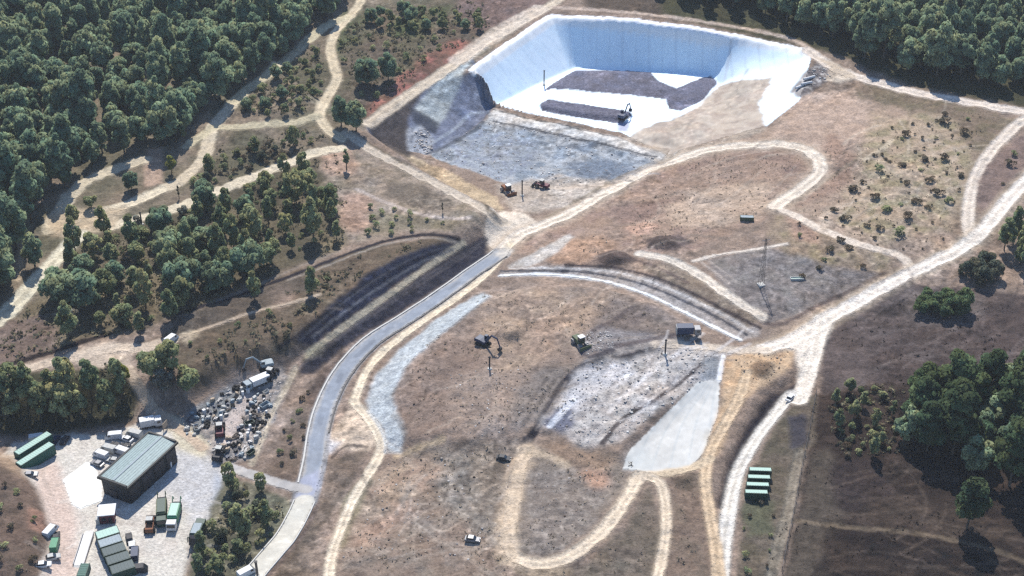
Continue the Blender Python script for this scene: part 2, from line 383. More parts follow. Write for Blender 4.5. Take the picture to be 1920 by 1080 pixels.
# lower fields
fill([(700, 850), (830, 835), (1000, 830), (1160, 850), (1180, 920), (1100, 1000), (1020, 1050), (960, 1050), (940, 1000), (950, 880), (900, 850)], S(140, 126, 114), 2, 1, 2)
fill([(620, 1120), (660, 960), (720, 850), (840, 835), (960, 850), (950, 960), (930, 1040), (960, 1120)], S(146, 126, 112), 2, 1, 2, S(132, 118, 106), NB, .1)
fill([(830, 840), (950, 850), (945, 960), (930, 1030), (900, 1000), (820, 930), (800, 870)], S(126, 116, 106), 4, .8, 3, S(150, 138, 126), NA, .2, .35)
fill([(700, 890), (800, 850), (830, 880), (800, 940), (740, 960), (680, 1000), (660, 1000)], S(180, 156, 134), 4, .75, 3, S(160, 132, 114), fbm(4, 631, 2, R(28), 3), .1, .3)
fill([(670, 990), (760, 940), (780, 960), (700, 1020), (660, 1060)], S(168, 138, 120), 3, .7, 2)
fill([(990, 880), (1100, 870), (1150, 900), (1120, 970), (1060, 1030), (1000, 1040), (985, 980)], S(134, 122, 114), 2, .9, 2, S(154, 142, 132), NA, .2, .35)
fill([(1090, 880), (1130, 880), (1145, 910), (1110, 920)], S(182, 144, 122), 2, .8, 1.5)
fill([(1000, 830), (1050, 828), (1110, 845), (1160, 860), (1130, 880), (1060, 870)], S(152, 126, 106), 2, .8, 1.5)
fill([(1000, 1070), (1100, 1060), (1190, 960), (1215, 905), (1250, 1000), (1230, 1120), (980, 1120)], S(124, 110, 98), 1.5, 1, 1.5, S(104, 94, 82), NB, .1)
fill([(1255, 890), (1310, 885), (1330, 980), (1350, 1120), (1240, 1120), (1262, 1000)], S(134, 114, 100), 1.5, 1, 1.5, S(112, 98, 86), NB, .1)
fill([(1262, 895), (1300, 890), (1305, 915), (1270, 920)], S(88, 78, 68), 1.5, .8, 1)
fill([(600, 1000), (640, 930), (690, 850), (620, 860), (605, 930), (560, 1000), (500, 1120), (600, 1120)], S(132, 114, 100), 1.2, 1, 1.2, S(110, 96, 84), fbm(4, 641, 2, R(60), 3), .1, .3)
fill([(640, 940), (690, 880), (700, 900), (660, 980), (640, 1040), (630, 1020)], S(120, 112, 84), 1.5, .7, 1)
# right-hand fields
fill([(1545, 600), (1700, 530), (1960, 560), (2400, 560), (2400, 740), (1640, 720), (1540, 740)], S(100, 87, 83), 1.5, 1, 1.5, S(86, 74, 70), fbm(6, 651, 3, R(30), 2), .1, .3)
fill([(1630, 640), (1760, 605), (1960, 560), (2400, 560), (2400, 740), (1640, 720)], S(76, 64, 61), 3, .85, 2, S(92, 79, 75), fbm(5, 652, 2, R(35), 4), .2, .3)
fill([(1700, 540), (1840, 560), (1850, 600), (1780, 615), (1700, 600)], S(120, 108, 103), 2, .7, 2)
fill([(1440, 1200), (1500, 950), (1530, 740), (1660, 720), (2400, 700), (2400, 1200)], S(52, 42, 38), 1.5, 1, 1.5, S(66, 54, 48), NB, .15)
fill([(1520, 850), (1560, 840), (1580, 960), (1560, 1100), (1460, 1100), (1500, 960)], S(88, 79, 70), 2, .8, 1)
fill([(1560, 870), (1640, 860), (1680, 930), (1600, 960), (1560, 950)], S(60, 50, 49), 2, .8, 2)
fill([(1540, 980), (1740, 1010), (1920, 1060), (2100, 1150), (1530, 1150)], S(40, 32, 29), 3, .9, 3, S(60, 49, 43), fbm(6, 661, 2, R(-12), 4), .1, .3)
fill([(1640, 930), (1780, 950), (1900, 990), (1920, 1020), (1740, 1000), (1600, 970)], S(78, 66, 58), 3, .7, 2)
stroke([(1480, 975), (1600, 990), (1720, 1000), (1860, 1030), (1960, 1070)], 1.8, S(126, 110, 92), 1, .7)
fill([(1500, 740), (1530, 740), (1525, 830), (1495, 850), (1470, 1000), (1440, 1120), (1380, 1120), (1390, 960), (1420, 860), (1460, 790)], S(112, 100, 88), 1.2, 1, 1.2, S(92, 84, 70), NB, .1)
fill([(1390, 945), (1450, 940), (1450, 1000), (1400, 1010)], S(92, 92, 72), 1.5, .8, 1.5)
fill([(1475, 780), (1510, 775), (1515, 830), (1485, 845)], S(64, 62, 72), 1.5, .85, 1)
stroke([(1500, 850), (1488, 900), (1478, 960), (1460, 1020), (1445, 1090)], 3.4, S(136, 126, 112), 1, .8, ruts=.7)
stroke([(1530, 735), (1518, 800), (1505, 870), (1490, 960), (1470, 1050)], .7, S(84, 74, 66), .5, .8)
fill([(1500, 715), (1445, 740), (1405, 790), (1365, 865), (1345, 950), (1366, 960), (1385, 890), (1410, 845), (1455, 785), (1492, 742)], S(40, 36, 44), .8, 1, .6, S(56, 49, 52), NA, .3)
# pit surroundings and old cell
fill(CELL, S(182, 184, 188), 1.5, 1, 1.5, S(134, 142, 152), NB, 0.05, .35, z=0)
fill([(820, 285), (900, 240), (1000, 262), (1010, 300), (940, 335), (860, 310)], S(164, 170, 178), 2.5, .7, 2, S(122, 126, 142), NA, .15, z=0)
fill([(1060, 300), (1150, 300), (1225, 318), (1180, 335), (1080, 330)], S(108, 120, 138), 2.5, .75, 2, z=0)
fill([(930, 345), (1040, 330), (1180, 338), (1110, 372), (1000, 400), (955, 395)], S(186, 172, 158), 2, .9, 2, S(166, 152, 140), NA, .2)
fill([(700, 270), (760, 292), (850, 345), (945, 395), (930, 360), (840, 312), (770, 288)], S(196, 172, 140), 1.2, .9, 1, z=3)
fill([(1230, 265), (1330, 278), (1250, 312), (1220, 300)], S(198, 182, 164), 2, .9, 1.5)
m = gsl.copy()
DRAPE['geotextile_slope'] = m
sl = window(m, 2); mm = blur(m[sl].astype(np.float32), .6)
mixin(sl, mm, S(118, 124, 144)); mixin(sl, mm * sstep(.0, .5, fbm(4, 671, 2, R(60), 4)[sl]) * .5, S(146, 152, 166))  # bluish dark base has the shade of the steep face painted in
fill([(776, 206), (846, 150), (888, 132), (884, 146), (856, 176), (834, 206), (816, 224)], S(184, 190, 190), .8, .9, .8, z=6)  # sunlit part of the same geotextile painted paler
stroke([(884, 140), (905, 168), (922, 200)], 1.6, S(104, 114, 132), .6, .8, .2, z=6)
stroke([(800, 270), (850, 240), (880, 215), (905, 205)], 1.6, S(160, 168, 180), .7, .7, .3, z=2)
fill([(690, 236), (770, 188), (842, 148), (812, 170), (778, 205), (765, 225), (770, 285), (700, 266)], S(78, 70, 68), .8, .95, .6, z=5)  # shaded slope under the rim road painted dark brown
fill([(766, 212), (800, 218), (822, 226), (818, 242), (780, 236)], S(62, 66, 78), .8, .9, .6, z=4)  # shadow in the notch, painted as a dark patch
fill([(760, 255), (790, 245), (815, 262), (800, 290), (765, 285)], S(190, 192, 198), 1.2, .8, 1.2, S(110, 114, 124), NA, .1, .2, z=1)
stroke([(800, 291), (850, 268), (890, 245), (905, 230)], 2.0, S(84, 88, 98), .7, .8, .3, z=0)
# liner
m = in_pit.copy()
DRAPE['pit_liner'] = m
sl = window(m, 1)
mixin(sl, m[sl].astype(np.float32), np.array([.70, .83, .94]))
mixin(sl, m[sl] * sstep(.1, .7, NB[sl]) * .12, np.array([.58, .64, .70]))
D_ = dist(rim[:8], 8) + NA * .15
DRAPE['pit_liner'] |= D_ < 2.4
mixin((slice(None), slice(None)), 1 - sstep(2.2, 2.7, D_), np.array([.80, .80, .80]))
dl_ = dist(rim[:3], 60); db_ = dist(rim[2:8], 60)
ph = np.where(dl_ < db_, GX * .51 + GY * .86, GX) + .15 * NC
seam = np.abs((ph / 5.5) % 1 - .5)
mixin((slice(None), slice(None)), (wall & (seam < .05)) * .32, np.array([.42, .48, .55]))
pan = (np.floor(ph / 5.5 + .5) * 12.9898 % 1.0).astype(np.float32)
mixin((slice(None), slice(None)), wall * pan * .16, np.array([.45, .52, .6]))
mixin((slice(None), slice(None)), in_pit * sstep(.1, .7, fbm(7, 681, 3)) * .3, np.array([.46, .52, .58]))
fill([(926, 203), (1000, 222), (1120, 247), (1262, 280), (1240, 298), (1120, 266), (1000, 242), (910, 226)], S(212, 206, 200), .6, 1, .4, z=1, drape='berm')
stroke([(924, 205), (1000, 222), (1120, 249), (1258, 281)], 1.1, S(92, 88, 86), .4, .95, .2, z=1)
stroke([(925, 224), (1000, 240), (1120, 266), (1230, 292)], 1.2, S(84, 84, 90), .4, .95, .2, z=1)
fill([(1200, 232), (1260, 215), (1310, 190), (1345, 150), (1400, 158), (1442, 164), (1424, 205), (1427, 236), (1432, 262), (1300, 296), (1262, 284), (1190, 262), (1166, 248)], S(182, 165, 148), 1.0, 1, 2.0, S(150, 132, 118), NB, .1, .3, z=3)
fill([(1480, 160), (1505, 135), (1535, 120), (1560, 128), (1555, 145), (1520, 165), (1500, 172)], S(122, 114, 114), .8, 1, .8, S(170, 166, 164), NA, .3, .2, z=12)
# waste beds on the floor
fill([(1040, 152), (1078, 128), (1180, 130), (1222, 134), (1230, 150), (1268, 166), (1330, 140), (1345, 152), (1320, 185), (1275, 204), (1252, 200), (1250, 186), (1180, 178), (1040, 164), (1020, 166)], S(122, 120, 136), .5, 1, .6, S(100, 100, 116), NA, .1, z=.9, drape='waste_bed')
fill([(1012, 197), (1028, 187), (1110, 199), (1160, 206), (1186, 211), (1168, 228), (1090, 218), (1015, 204)], S(120, 118, 132), .5, 1, .6, S(98, 96, 112), NA, .1, z=1, drape='waste_bed')
fill([(1158, 228), (1182, 226), (1178, 246), (1158, 244)], S(150, 150, 176), .8, .9, .6, z=.5)
# white pad
fill([(1166, 880), (1180, 845), (1250, 775), (1310, 715), (1350, 712), (1345, 780), (1318, 850), (1290, 878), (1220, 888)], S(206, 203, 198), .5, 1, .3, S(194, 192, 188), NC, .1, drape='liner_sheet')
stroke([(1357, 668), (1352, 690), (1348, 712)], 1.6, S(236, 236, 238), .3, 1, .1, drape='concrete_channel')
for k_ in range(5):
    stroke([(1186 + k_ * 34, 884 - k_ * 2), (1228 + k_ * 26, 800 - k_ * 3), (1318 + k_ * 6, 716 + k_ * 2)], .5, S(176, 182, 184), .3, .55, .15)
fill([(1170, 882), (1185, 850), (1215, 835), (1230, 870), (1215, 886)], S(184, 186, 184), 2.5, .6, 2)
fill([(1300, 870), (1318, 840), (1330, 800), (1340, 820), (1318, 862)], S(190, 182, 170), 1.5, .7, 1.5)
# orange track beside it
fill([(1360, 670), (1400, 660), (1490, 655), (1478, 690), (1420, 730), (1385, 760), (1365, 800), (1345, 850), (1325, 860), (1340, 800), (1352, 740)], S(208, 178, 146), 1.2, 1, 1, S(196, 160, 124), NB, .1)
fill([(1402, 692), (1420, 678), (1448, 682), (1440, 702), (1416, 708)], S(122, 98, 78), 1, .9, 1.2)
fill([(1455, 655), (1470, 652), (1465, 666), (1450, 670)], S(150, 118, 96), .8, .8, .8)
# scrap yard and depot yard
fill([(330, 790), (400, 740), (450, 705), (530, 680), (545, 720), (510, 790), (480, 860), (420, 870), (360, 830)], S(178, 166, 158), 1.2, 1, 1, S(112, 110, 112), NA, .1, .2)
fill([(350, 775), (430, 725), (470, 735), (420, 780), (370, 800)], S(116, 124, 130), 1.2, .8, 1, S(160, 156, 152), NA, .25, .15)
fill([(450, 745), (480, 735), (430, 830), (410, 850), (405, 810)], S(202, 186, 178), 1, .9, .6)
fill([(-40, 890), (20, 830), (100, 815), (200, 815), (262, 795), (345, 815), (400, 862), (430, 900), (412, 960), (360, 1000), (340, 1120), (70, 1120), (90, 1000), (60, 930)], S(216, 208, 197), 1.0, 1, .8, S(204, 194, 184), NB, .15, drape='yard')
fill([(320, 850), (345, 845), (405, 870), (425, 905), (410, 950), (360, 985), (330, 930), (300, 920)], S(192, 190, 192), 3, .85, 1.5)
fill([(400, 880), (425, 905), (412, 955), (385, 980), (400, 930)], S(176, 180, 190), 1.2, .8, .6)
fill([(300, 770), (330, 780), (395, 830), (380, 860), (330, 835)], S(208, 196, 172), 1.2, .9, 1)
fill([(60, 880), (110, 860), (140, 960), (150, 1120), (80, 1120), (95, 1010), (70, 940)], S(210, 184, 170), 2, .8, 1)
fill([(-300, 850), (20, 860), (70, 920), (92, 990), (70, 1120), (-300, 1120)], S(120, 100, 88), 1.5, 1, 1.2, S(96, 82, 72), NB, .1)
fill([(50, 950), (80, 960), (85, 1000), (55, 990)], S(168, 128, 110), 1.5, .7, 1)
fill([(-20, 850), (30, 850), (50, 900), (0, 870)], S(170, 144, 120), 2, .8, 1)
fill([(-40, 700), (230, 690), (262, 740), (255, 790), (120, 812), (-40, 820)], S(62, 62, 44), 2, .95, 1.5)
fill([(118, 900), (160, 868), (175, 868), (190, 905), (190, 940), (150, 955), (135, 945)], S(252, 250, 244, .82), .4, 1, .15, drape='concrete_pad')
fill([(380, 1010), (395, 960), (420, 895), (470, 905), (540, 935), (530, 990), (480, 1060), (440, 1120), (340, 1120)], S(100, 98, 82), 1.5, 1, 1.5, S(122, 116, 100), NB, .1)
fill([(490, 900), (560, 900), (560, 860), (590, 780), (640, 690), (590, 720), (540, 790), (520, 850), (495, 880)], S(124, 106, 94), 1.5, .9, 1.5, S(104, 90, 78), NA, .1)
fill([(535, 940), (560, 940), (520, 1000), (490, 1030), (500, 990)], S(126, 124, 104), 1, .8, .8)
# embankment faces in very dark blue grey
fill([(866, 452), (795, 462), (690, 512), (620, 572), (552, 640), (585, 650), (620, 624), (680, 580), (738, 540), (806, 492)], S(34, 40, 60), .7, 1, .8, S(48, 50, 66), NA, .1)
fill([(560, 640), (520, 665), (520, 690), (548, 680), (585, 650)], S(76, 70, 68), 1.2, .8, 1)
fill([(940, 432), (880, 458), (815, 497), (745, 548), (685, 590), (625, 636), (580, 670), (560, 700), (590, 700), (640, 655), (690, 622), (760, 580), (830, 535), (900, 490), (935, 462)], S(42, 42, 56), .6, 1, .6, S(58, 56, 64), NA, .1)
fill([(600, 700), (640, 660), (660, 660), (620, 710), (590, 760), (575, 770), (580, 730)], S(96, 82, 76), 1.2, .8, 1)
# tracks -------------------------------------------------------------
TK = 'dirt_track'
fill([(905, 430), (940, 395), (985, 400), (1010, 425), (970, 460), (930, 480)], BEIGE, 1.5, 1, 1, drape=TK)
stroke([(870, 455), (810, 495), (740, 545), (680, 588), (620, 632), (580, 662)], 2.0, S(178, 166, 146), .6, 1, .3, drape='path')
fill([(575, 665), (610, 638), (600, 662), (570, 680)], S(206, 192, 156), 1, .9, 1)
stroke([(555, 690), (535, 730), (512, 770), (492, 820), (472, 870)], 2.0, S(196, 180, 158), .9, .8, .6, ruts=.8)
stroke([(500, 770), (482, 815), (465, 860)], 1.2, S(200, 186, 164), .7, .7, .6)
stroke([(650, 250), (700, 284), (760, 315), (830, 352), (900, 390), (948, 418)], 4.5, S(204, 188, 170), 1.2, 1, .7, ruts=.7, drape=TK)
stroke([(690, 268), (760, 308), (840, 352), (930, 402)], 1.3, S(118, 104, 86), .7, .8, .3)
stroke([(670, 355), (720, 378), (790, 402), (850, 410), (880, 407)], 2.2, S(188, 172, 162), 1, .8, .5)
stroke([(690, 232), (740, 196), (800, 156), (860, 115), (910, 80), (970, 45), (1025, 14), (1060, -10)], 5.5, S(216, 198, 176), 1.2, 1, .8, ruts=.7, drape=TK)
stroke([(860, 112), (910, 78), (965, 42), (1010, 18)], 9, S(226, 208, 190), 2, .7, 1)
stroke([(1040, 14), (1160, 22), (1290, 36), (1410, 56), (1490, 76), (1550, 112)], 3, S(206, 184, 168), 1.5, .8, 1)
stroke([(690, -30), (672, 10), (655, 32), (630, 60), (620, 92), (627, 125), (632, 150), (612, 185), (600, 215), (612, 240), (640, 262)], 4.4, S(214, 196, 168), 1.0, 1, .7, ruts=.5, drape=TK)
LT = S(224, 208, 182)
stroke([(650, 32), (610, 50), (575, 78), (540, 110), (500, 143), (460, 172), (432, 200)], 5.6, S(214, 200, 170), 1.2, .9, 1.2, drape='path')
stroke([(432, 200), (400, 238), (388, 275), (380, 300), (340, 338), (300, 358)], 5.2, S(220, 202, 176), 1.2, .9, 1.0, drape='path')
stroke([(350, 275), (385, 250), (405, 240), (450, 238), (500, 233), (550, 230), (592, 218)], 4.6, S(204, 190, 160), 1.4, .9, 1.2, drape='path')
fill([(275, 280), (305, 275), (305, 345), (270, 355), (268, 320)], S(180, 152, 132), 1.5, .9, 1)
stroke([(300, 357), (260, 376), (200, 395), (150, 404)], 5.4, LT, 1.2, 1, .8, ruts=.4, drape=TK)
stroke([(640, 278), (600, 285), (560, 298), (500, 322), (430, 350), (360, 380), (300, 400), (240, 415), (200, 428)], 5.2, LT, 1.2, 1, .9, drape=TK)
stroke([(270, 300), (215, 318), (165, 338), (135, 365), (105, 405), (95, 430)], 6.0, LT, 1.8, .8, 1.5, drape='path')
fill([(90, 410), (110, 395), (200, 390), (235, 385), (215, 425), (140, 450), (100, 445)], S(198, 176, 148), 2, .95, 1.5)
stroke([(150, 440), (120, 470), (70, 525), (30, 570), (-20, 615)], 6.2, S(216, 206, 184), 1.2, 1, .8, ruts=.7, drape=TK)
stroke([(45, 445), (40, 480), (34, 525)], 2.5, S(190, 168, 142), 1.2, .7, 1)
stroke([(860, 448), (810, 440), (750, 446), (690, 462), (610, 492), (520, 527), (450, 552), (335, 588)], 1.7, S(46, 42, 48), .5, 1, .2)
stroke([(860, 455), (810, 446), (750, 452), (690, 468), (610, 499), (540, 525)], 1.0, S(168, 156, 144), .5, .7, .3)
stroke([(205, 625), (150, 643), (90, 662), (-30, 700)], 2.3, S(48, 40, 40), .5, 1, .2)
stroke([(320, 640), (270, 652), (200, 655), (100, 680), (-40, 712)], 5.0, S(206, 186, 166), 1.5, 1, .8, drape='path')
fill([(130, 660), (200, 640), (240, 660), (240, 690), (150, 690)], S(208, 190, 172), 2, .8, 1.2)
stroke([(340, 632), (400, 611), (470, 587), (545, 568), (600, 552)], 1.8, S(192, 172, 152), .9, .9, .6, drape='path')
fill([(340, 625), (380, 615), (360, 640), (345, 650)], S(196, 176, 150), 1.5, .8, 1)
stroke([(240, 690), (262, 730), (285, 765), (315, 790), (350, 815), (380, 840)], 3.4, S(198, 176, 154), 1.0, 1, .6, drape='path')
stroke([(1200, 476), (1235, 482), (1265, 492), (1312, 516), (1360, 550), (1400, 576), (1428, 592)], 3.8, S(224, 210, 194), .8, 1, .6, ruts=.6, drape='path')
stroke([(1300, 490), (1345, 478), (1400, 470), (1445, 463), (1475, 457)], 1.6, S(222, 208, 194), .6, 1, .4, drape='path')
stroke([(1316, 492), (1340, 510), (1368, 532)], 1.2, S(180, 166, 156), .6, .8, .3)
stroke([(1330, 490), (1355, 508), (1380, 528)], 1.0, S(176, 162, 152), .6, .7, .3)
stroke([(1290, 440), (1380, 445), (1440, 412), (1470, 398)], 1.4, S(134, 118, 106), .8, .7, .5)
stroke([(1155, 478), (1185, 487), (1230, 500), (1290, 530)], 1.6, S(108, 92, 86), .7, .8, .5)
stroke([(1090, 540), (1120, 575), (1160, 600)], 1.2, S(118, 104, 98), .8, .5, .6)
stroke([(640, 470), (560, 500), (470, 540), (390, 570)], 1.1, S(150, 138, 128), .6, .6, .4)
stroke([(820, 470), (700, 525), (610, 590), (520, 655)], 1.0, S(30, 32, 46), .5, .8, .3)
stroke([(850, 468), (790, 492), (710, 540), (650, 582), (585, 632)], .8, S(104, 104, 110), .4, .85, .2)
stroke([(840, 462), (770, 486), (690, 534), (630, 578), (560, 640)], .6, S(84, 84, 92), .4, .8, .2)
stroke([(915, 448), (850, 486), (780, 530), (700, 584), (640, 630), (590, 672)], .7, S(98, 92, 94), .4, .8, .2)
stroke([(560, 690), (600, 655), (680, 602), (780, 538), (900, 462)], 1.0, S(96, 90, 92), .5, .6, .3)
# haul road from the junction to the right
stroke([(940, 470), (975, 440), (1020, 422), (1070, 400), (1130, 365), (1200, 330), (1270, 300), (1330, 281), (1400, 273), (1460, 272), (1508, 280), (1535, 300), (1535, 325), (1508, 350), (1470, 375), (1452, 388)], 5.2, S(230, 214, 196), 1.0, 1, .6, ruts=1, drape=TK, edge=(S(190, 170, 150), 4))
stroke([(1030, 405), (1090, 372), (1150, 338), (1220, 306)], 1.5, S(146, 132, 112), 1, .6, .5)
stroke([(1452, 388), (1490, 405), (1530, 425), (1580, 447), (1640, 466), (1680, 477), (1700, 492), (1706, 510)], 3.8, S(226, 208, 190), 1.0, 1, .7, drape=TK)
stroke([(1545, 430), (1550, 400), (1580, 385)], 4, S(200, 178, 156), 2, .6, 1)
stroke([(1515, 95), (1560, 125), (1620, 148), (1700, 170), (1780, 186), (1850, 198), (1910, 208), (1990, 218)], 5.5, S(230, 214, 200), 1.0, 1, .6, ruts=.8, drape=TK)
fill([(1525, 105), (1570, 120), (1610, 145), (1570, 155), (1545, 150), (1560, 128)], S(208, 188, 166), 1.5, .9, 1)
stroke([(1990, 200), (1925, 222), (1885, 255), (1850, 295), (1828, 335), (1816, 385), (1816, 425), (1822, 455)], 4.6, S(226, 210, 194), 1.0, 1, .6, ruts=.8, drape=TK)
fill([(1830, 340), (1860, 300), (1920, 250), (1960, 260), (1930, 330), (1870, 400), (1840, 420)], S(128, 108, 100), 1.5, .9, 1.5)
stroke([(2000, 270), (1940, 325), (1895, 370), (1860, 412), (1825, 450), (1780, 478), (1730, 502), (1700, 516), (1650, 542), (1600, 572), (1560, 592), (1525, 615), (1480, 640), (1430, 655)], 5.2, S(244, 230, 216), 1.0, 1, .6, ruts=.8, drape=TK, edge=(S(186, 168, 146), 3))
fill([(1440, 645), (1480, 630), (1540, 590), (1570, 590), (1545, 640), (1530, 680), (1500, 720), (1492, 680), (1490, 655)], S(240, 226, 210), 1.2, 1, .8, drape=TK)
stroke([(1440, 655), (1390, 657), (1330, 652), (1280, 648), (1230, 645)], 3.6, S(224, 206, 186), 1.5, .9, .8, drape=TK)
stroke([(1540, 600), (1532, 640), (1522, 680), (1508, 725), (1498, 750)], 5.0, S(242, 228, 212), 1, 1, .6, ruts=.5, drape=TK)
stroke([(1482, 742), (1460, 770), (1430, 808), (1402, 850), (1382, 892), (1370, 940), (1360, 1000), (1354, 1050), (1350, 1110)], 4.2, S(224, 216, 206), .7, 1, .3, ruts=1, drape='road')
stroke([(1400, 700), (1388, 740), (1368, 780), (1345, 820), (1328, 855), (1322, 895), (1326, 935), (1334, 980), (1344, 1040), (1350, 1110)], 3.4, S(212, 186, 156), .9, 1, .5, ruts=1, drape=TK)
stroke([(1330, 862), (1290, 880), (1240, 888), (1195, 892)], 3.0, S(210, 188, 160), 1.2, 1, .7, drape=TK)
stroke([(1215, 893), (1238, 908), (1248, 950), (1248, 1000), (1240, 1050), (1226, 1110)], 3.0, S(224, 204, 180), .9, 1, .5, ruts=1, drape=TK)
stroke([(1195, 895), (1180, 925), (1155, 965), (1120, 1005), (1070, 1042), (1020, 1058), (975, 1050), (955, 1025), (955, 985), (962, 940), (970, 890), (985, 848)], 4.0, S(226, 206, 182), 1.2, 1, .7, ruts=.6, drape=TK)
stroke([(952, 1040), (950, 985), (960, 930), (972, 880), (990, 845)], 6.5, S(208, 184, 158), 2.5, .7, 1.5)
stroke([(990, 848), (1030, 855), (1060, 872)], 3.0, S(200, 178, 152), 2, .7, 1)
stroke([(940, 1050), (1000, 1075), (1060, 1070)], 3.0, S(188, 166, 140), 2, .6, 1)
stroke([(745, 855), (790, 838), (830, 824)], 2.4, S(196, 172, 140), 1.4, .7, .8)
# grey gravel bank along the dome
fill([(905, 548), (860, 572), (800, 615), (745, 660), (705, 705), (688, 750), (695, 775), (718, 805), (728, 850), (752, 850), (758, 810), (742, 775), (735, 740), (758, 690), (810, 640), (870, 592), (920, 556)], S(196, 200, 202), .7, 1, .5, S(168, 172, 176), NA, .15, .3, drape='gravel_bank')
fill([(1035, 455), (1060, 440), (1075, 445), (1040, 480), (990, 500), (950, 500), (1000, 475)], S(200, 192, 184), 1, .9, 1)
# dirt track next to the paved road
fill([(660, 760), (690, 780), (715, 830), (690, 850), (625, 835), (610, 820), (640, 790)], S(206, 184, 162), 1.5, .95, 1)
fill([(610, 822), (640, 828), (625, 850), (605, 858)], S(184, 184, 190), 1, .8, .8)
stroke([(688, 838), (650, 836), (622, 858)], 1.0, S(80, 70, 66), .6, .9, .2)
stroke([(958, 458), (925, 502), (880, 542), (815, 588), (752, 632), (706, 672), (680, 712), (664, 755)], 2.8, S(234, 216, 190), .7, 1, .4, ruts=.5, drape=TK)
stroke([(664, 755), (690, 785), (712, 822), (712, 850), (692, 888), (662, 938), (637, 998), (622, 1045), (614, 1110)], 2.9, S(230, 212, 188), .7, 1, .4, ruts=1, drape=TK)
stroke([(690, 770), (712, 802), (722, 830), (722, 850)], .8, S(230, 226, 220), .4, .9, .1)
# paved road
ROADC = [(938, 476), (880, 516), (822, 558), (762, 598), (702, 636), (662, 674), (632, 716), (610, 764), (597, 812), (590, 860), (580, 905), (570, 940)]
stroke(ROADC, 7.2, S(150, 148, 150), .4, .9, .15)
stroke(ROADC, 5.0, S(146, 152, 163), .35, 1, .05, drape='asphalt_road')
RW = W0(ROADC, None, True)
RD = dist(RW, 6)
RSL = window(RD < 2.5, 1)
mixin(RSL, np.exp(-((RD[RSL] - 1.15) / .35) ** 2) * (RD[RSL] < 2.4) * np.clip(.55 + .6 * NC[RSL], 0, 1) * .35, S(118, 124, 136))
mixin(RSL, (RD[RSL] < 2.45) * sstep(.2, .55, NC[RSL] + .3 * NB[RSL]) * .3, S(176, 172, 168))
mixin(RSL, (RD[RSL] < 2.45) * sstep(1.6, 2.4, RD[RSL] + .6 * NB[RSL]) * .55, S(178, 168, 156))
for a_, b_ in (((860, 530), (842, 543)), ((735, 614), (722, 622)), ((640, 703), (634, 716)), ((603, 780), (600, 796)), ((700, 640), (668, 668))):
    stroke([a_, b_], 1.6, S(112, 118, 130), .3, .6, .1, smooth=False)
fill([(925, 478), (945, 462), (965, 470), (945, 486)], S(206, 196, 184), 1, .9, .6)
fill([(560, 900), (600, 880), (600, 910), (580, 940), (555, 935)], S(166, 168, 186), 1.0, .9, .3)
stroke([(575, 918), (530, 908), (480, 893), (430, 876)], 3.4, S(184, 178, 174), .6, 1, .3, drape='side_road')
ROADP = [(571, 940), (556, 972), (535, 1008), (508, 1040), (478, 1075), (455, 1110)]
stroke(ROADP, 5.2, S(208, 202, 190), .3, 1, .05, drape='concrete_road')
stroke([(596, 945), (580, 980), (560, 1012), (530, 1048), (500, 1082)], 1.5, S(100, 86, 80), .6, .8, .3)
# tyre marks and scrape lines across the worked ground
def scratches(P, n, ang, spread, length, seed, cols, alpha=.45, wd=(.5, 1.2)):
    W = W0(P); rg = random.Random(seed); x0, y0 = W.min(0); x1, y1 = W.max(0)
    msk = inside(W)
    for _ in range(n):
        x, yv = rg.uniform(x0, x1), rg.uniform(y0, y1)
        i_, j_ = int((x - X0) / RES), int((yv - Y0) / RES)
        if not (0 <= i_ < NX and 0 <= j_ < NY) or not msk[j_, i_]: continue
        a = R(ang) + rg.gauss(0, spread); k = rg.gauss(0, .035); L = rg.uniform(.4, 1) * length; pts = []
        for t in range(7):
            pts.append((x, yv)); x += math.cos(a) * L / 6; yv += math.sin(a) * L / 6; a += k * L / 6
        w_ = rg.uniform(*wd); m_ = w_ * 2 + 2
        D = dist(np.array(pts), m_)
        q = np.array(pts); sl = (slice(max(0, int((q[:, 1].min() - m_ - Y0) / RES)), max(0, int((q[:, 1].max() + m_ - Y0) / RES) + 2)), slice(max(0, int((q[:, 0].min() - m_ - X0) / RES)), max(0, int((q[:, 0].max() + m_ - X0) / RES) + 2)))
        if D[sl].size == 0: continue
        d = D[sl] + NA[sl] * .4
        mixin(sl, (1 - sstep(w_ * .3, w_ * .8, d)) * alpha * rg.uniform(.4, 1), cols[rg.randrange(len(cols))])
LT2, DK2 = S(190, 172, 156), S(104, 90, 82)
scratches([(760, 700), (830, 630), (930, 555), (1130, 550), (1230, 600), (1050, 680), (1000, 790), (780, 830)], 90, 35, .5, 26, 1, [LT2, DK2, DK2])
scratches([(1030, 790), (1090, 700), (1240, 660), (1340, 660), (1160, 820)], 80, 40, .25, 20, 2, [S(222, 216, 214), S(222, 216, 214), S(140, 132, 130)], .6)
scratches([(1050, 490), (1280, 310), (1480, 285), (1520, 320), (1450, 385), (1230, 470)], 80, 28, .35, 30, 3, [LT2, DK2])
scratches([(1210, 250), (1345, 155), (1430, 170), (1420, 245), (1300, 275)], 40, 50, .5, 16, 4, [LT2, DK2], .4)
scratches([(930, 390), (1000, 340), (1180, 340), (1100, 380), (1000, 410)], 30, 20, .4, 18, 5, [LT2, DK2, S(140, 130, 122)], .5)
scratches([(820, 285), (910, 230), (1230, 300), (1180, 335), (950, 345)], 70, -14, .3, 22, 6, [S(180, 184, 190), S(90, 96, 108), S(100, 104, 112)], .5)
scratches([(640, 1060), (720, 870), (960, 850), (940, 1060)], 90, 45, .7, 22, 7, [LT2, DK2, S(170, 156, 144)], .45)
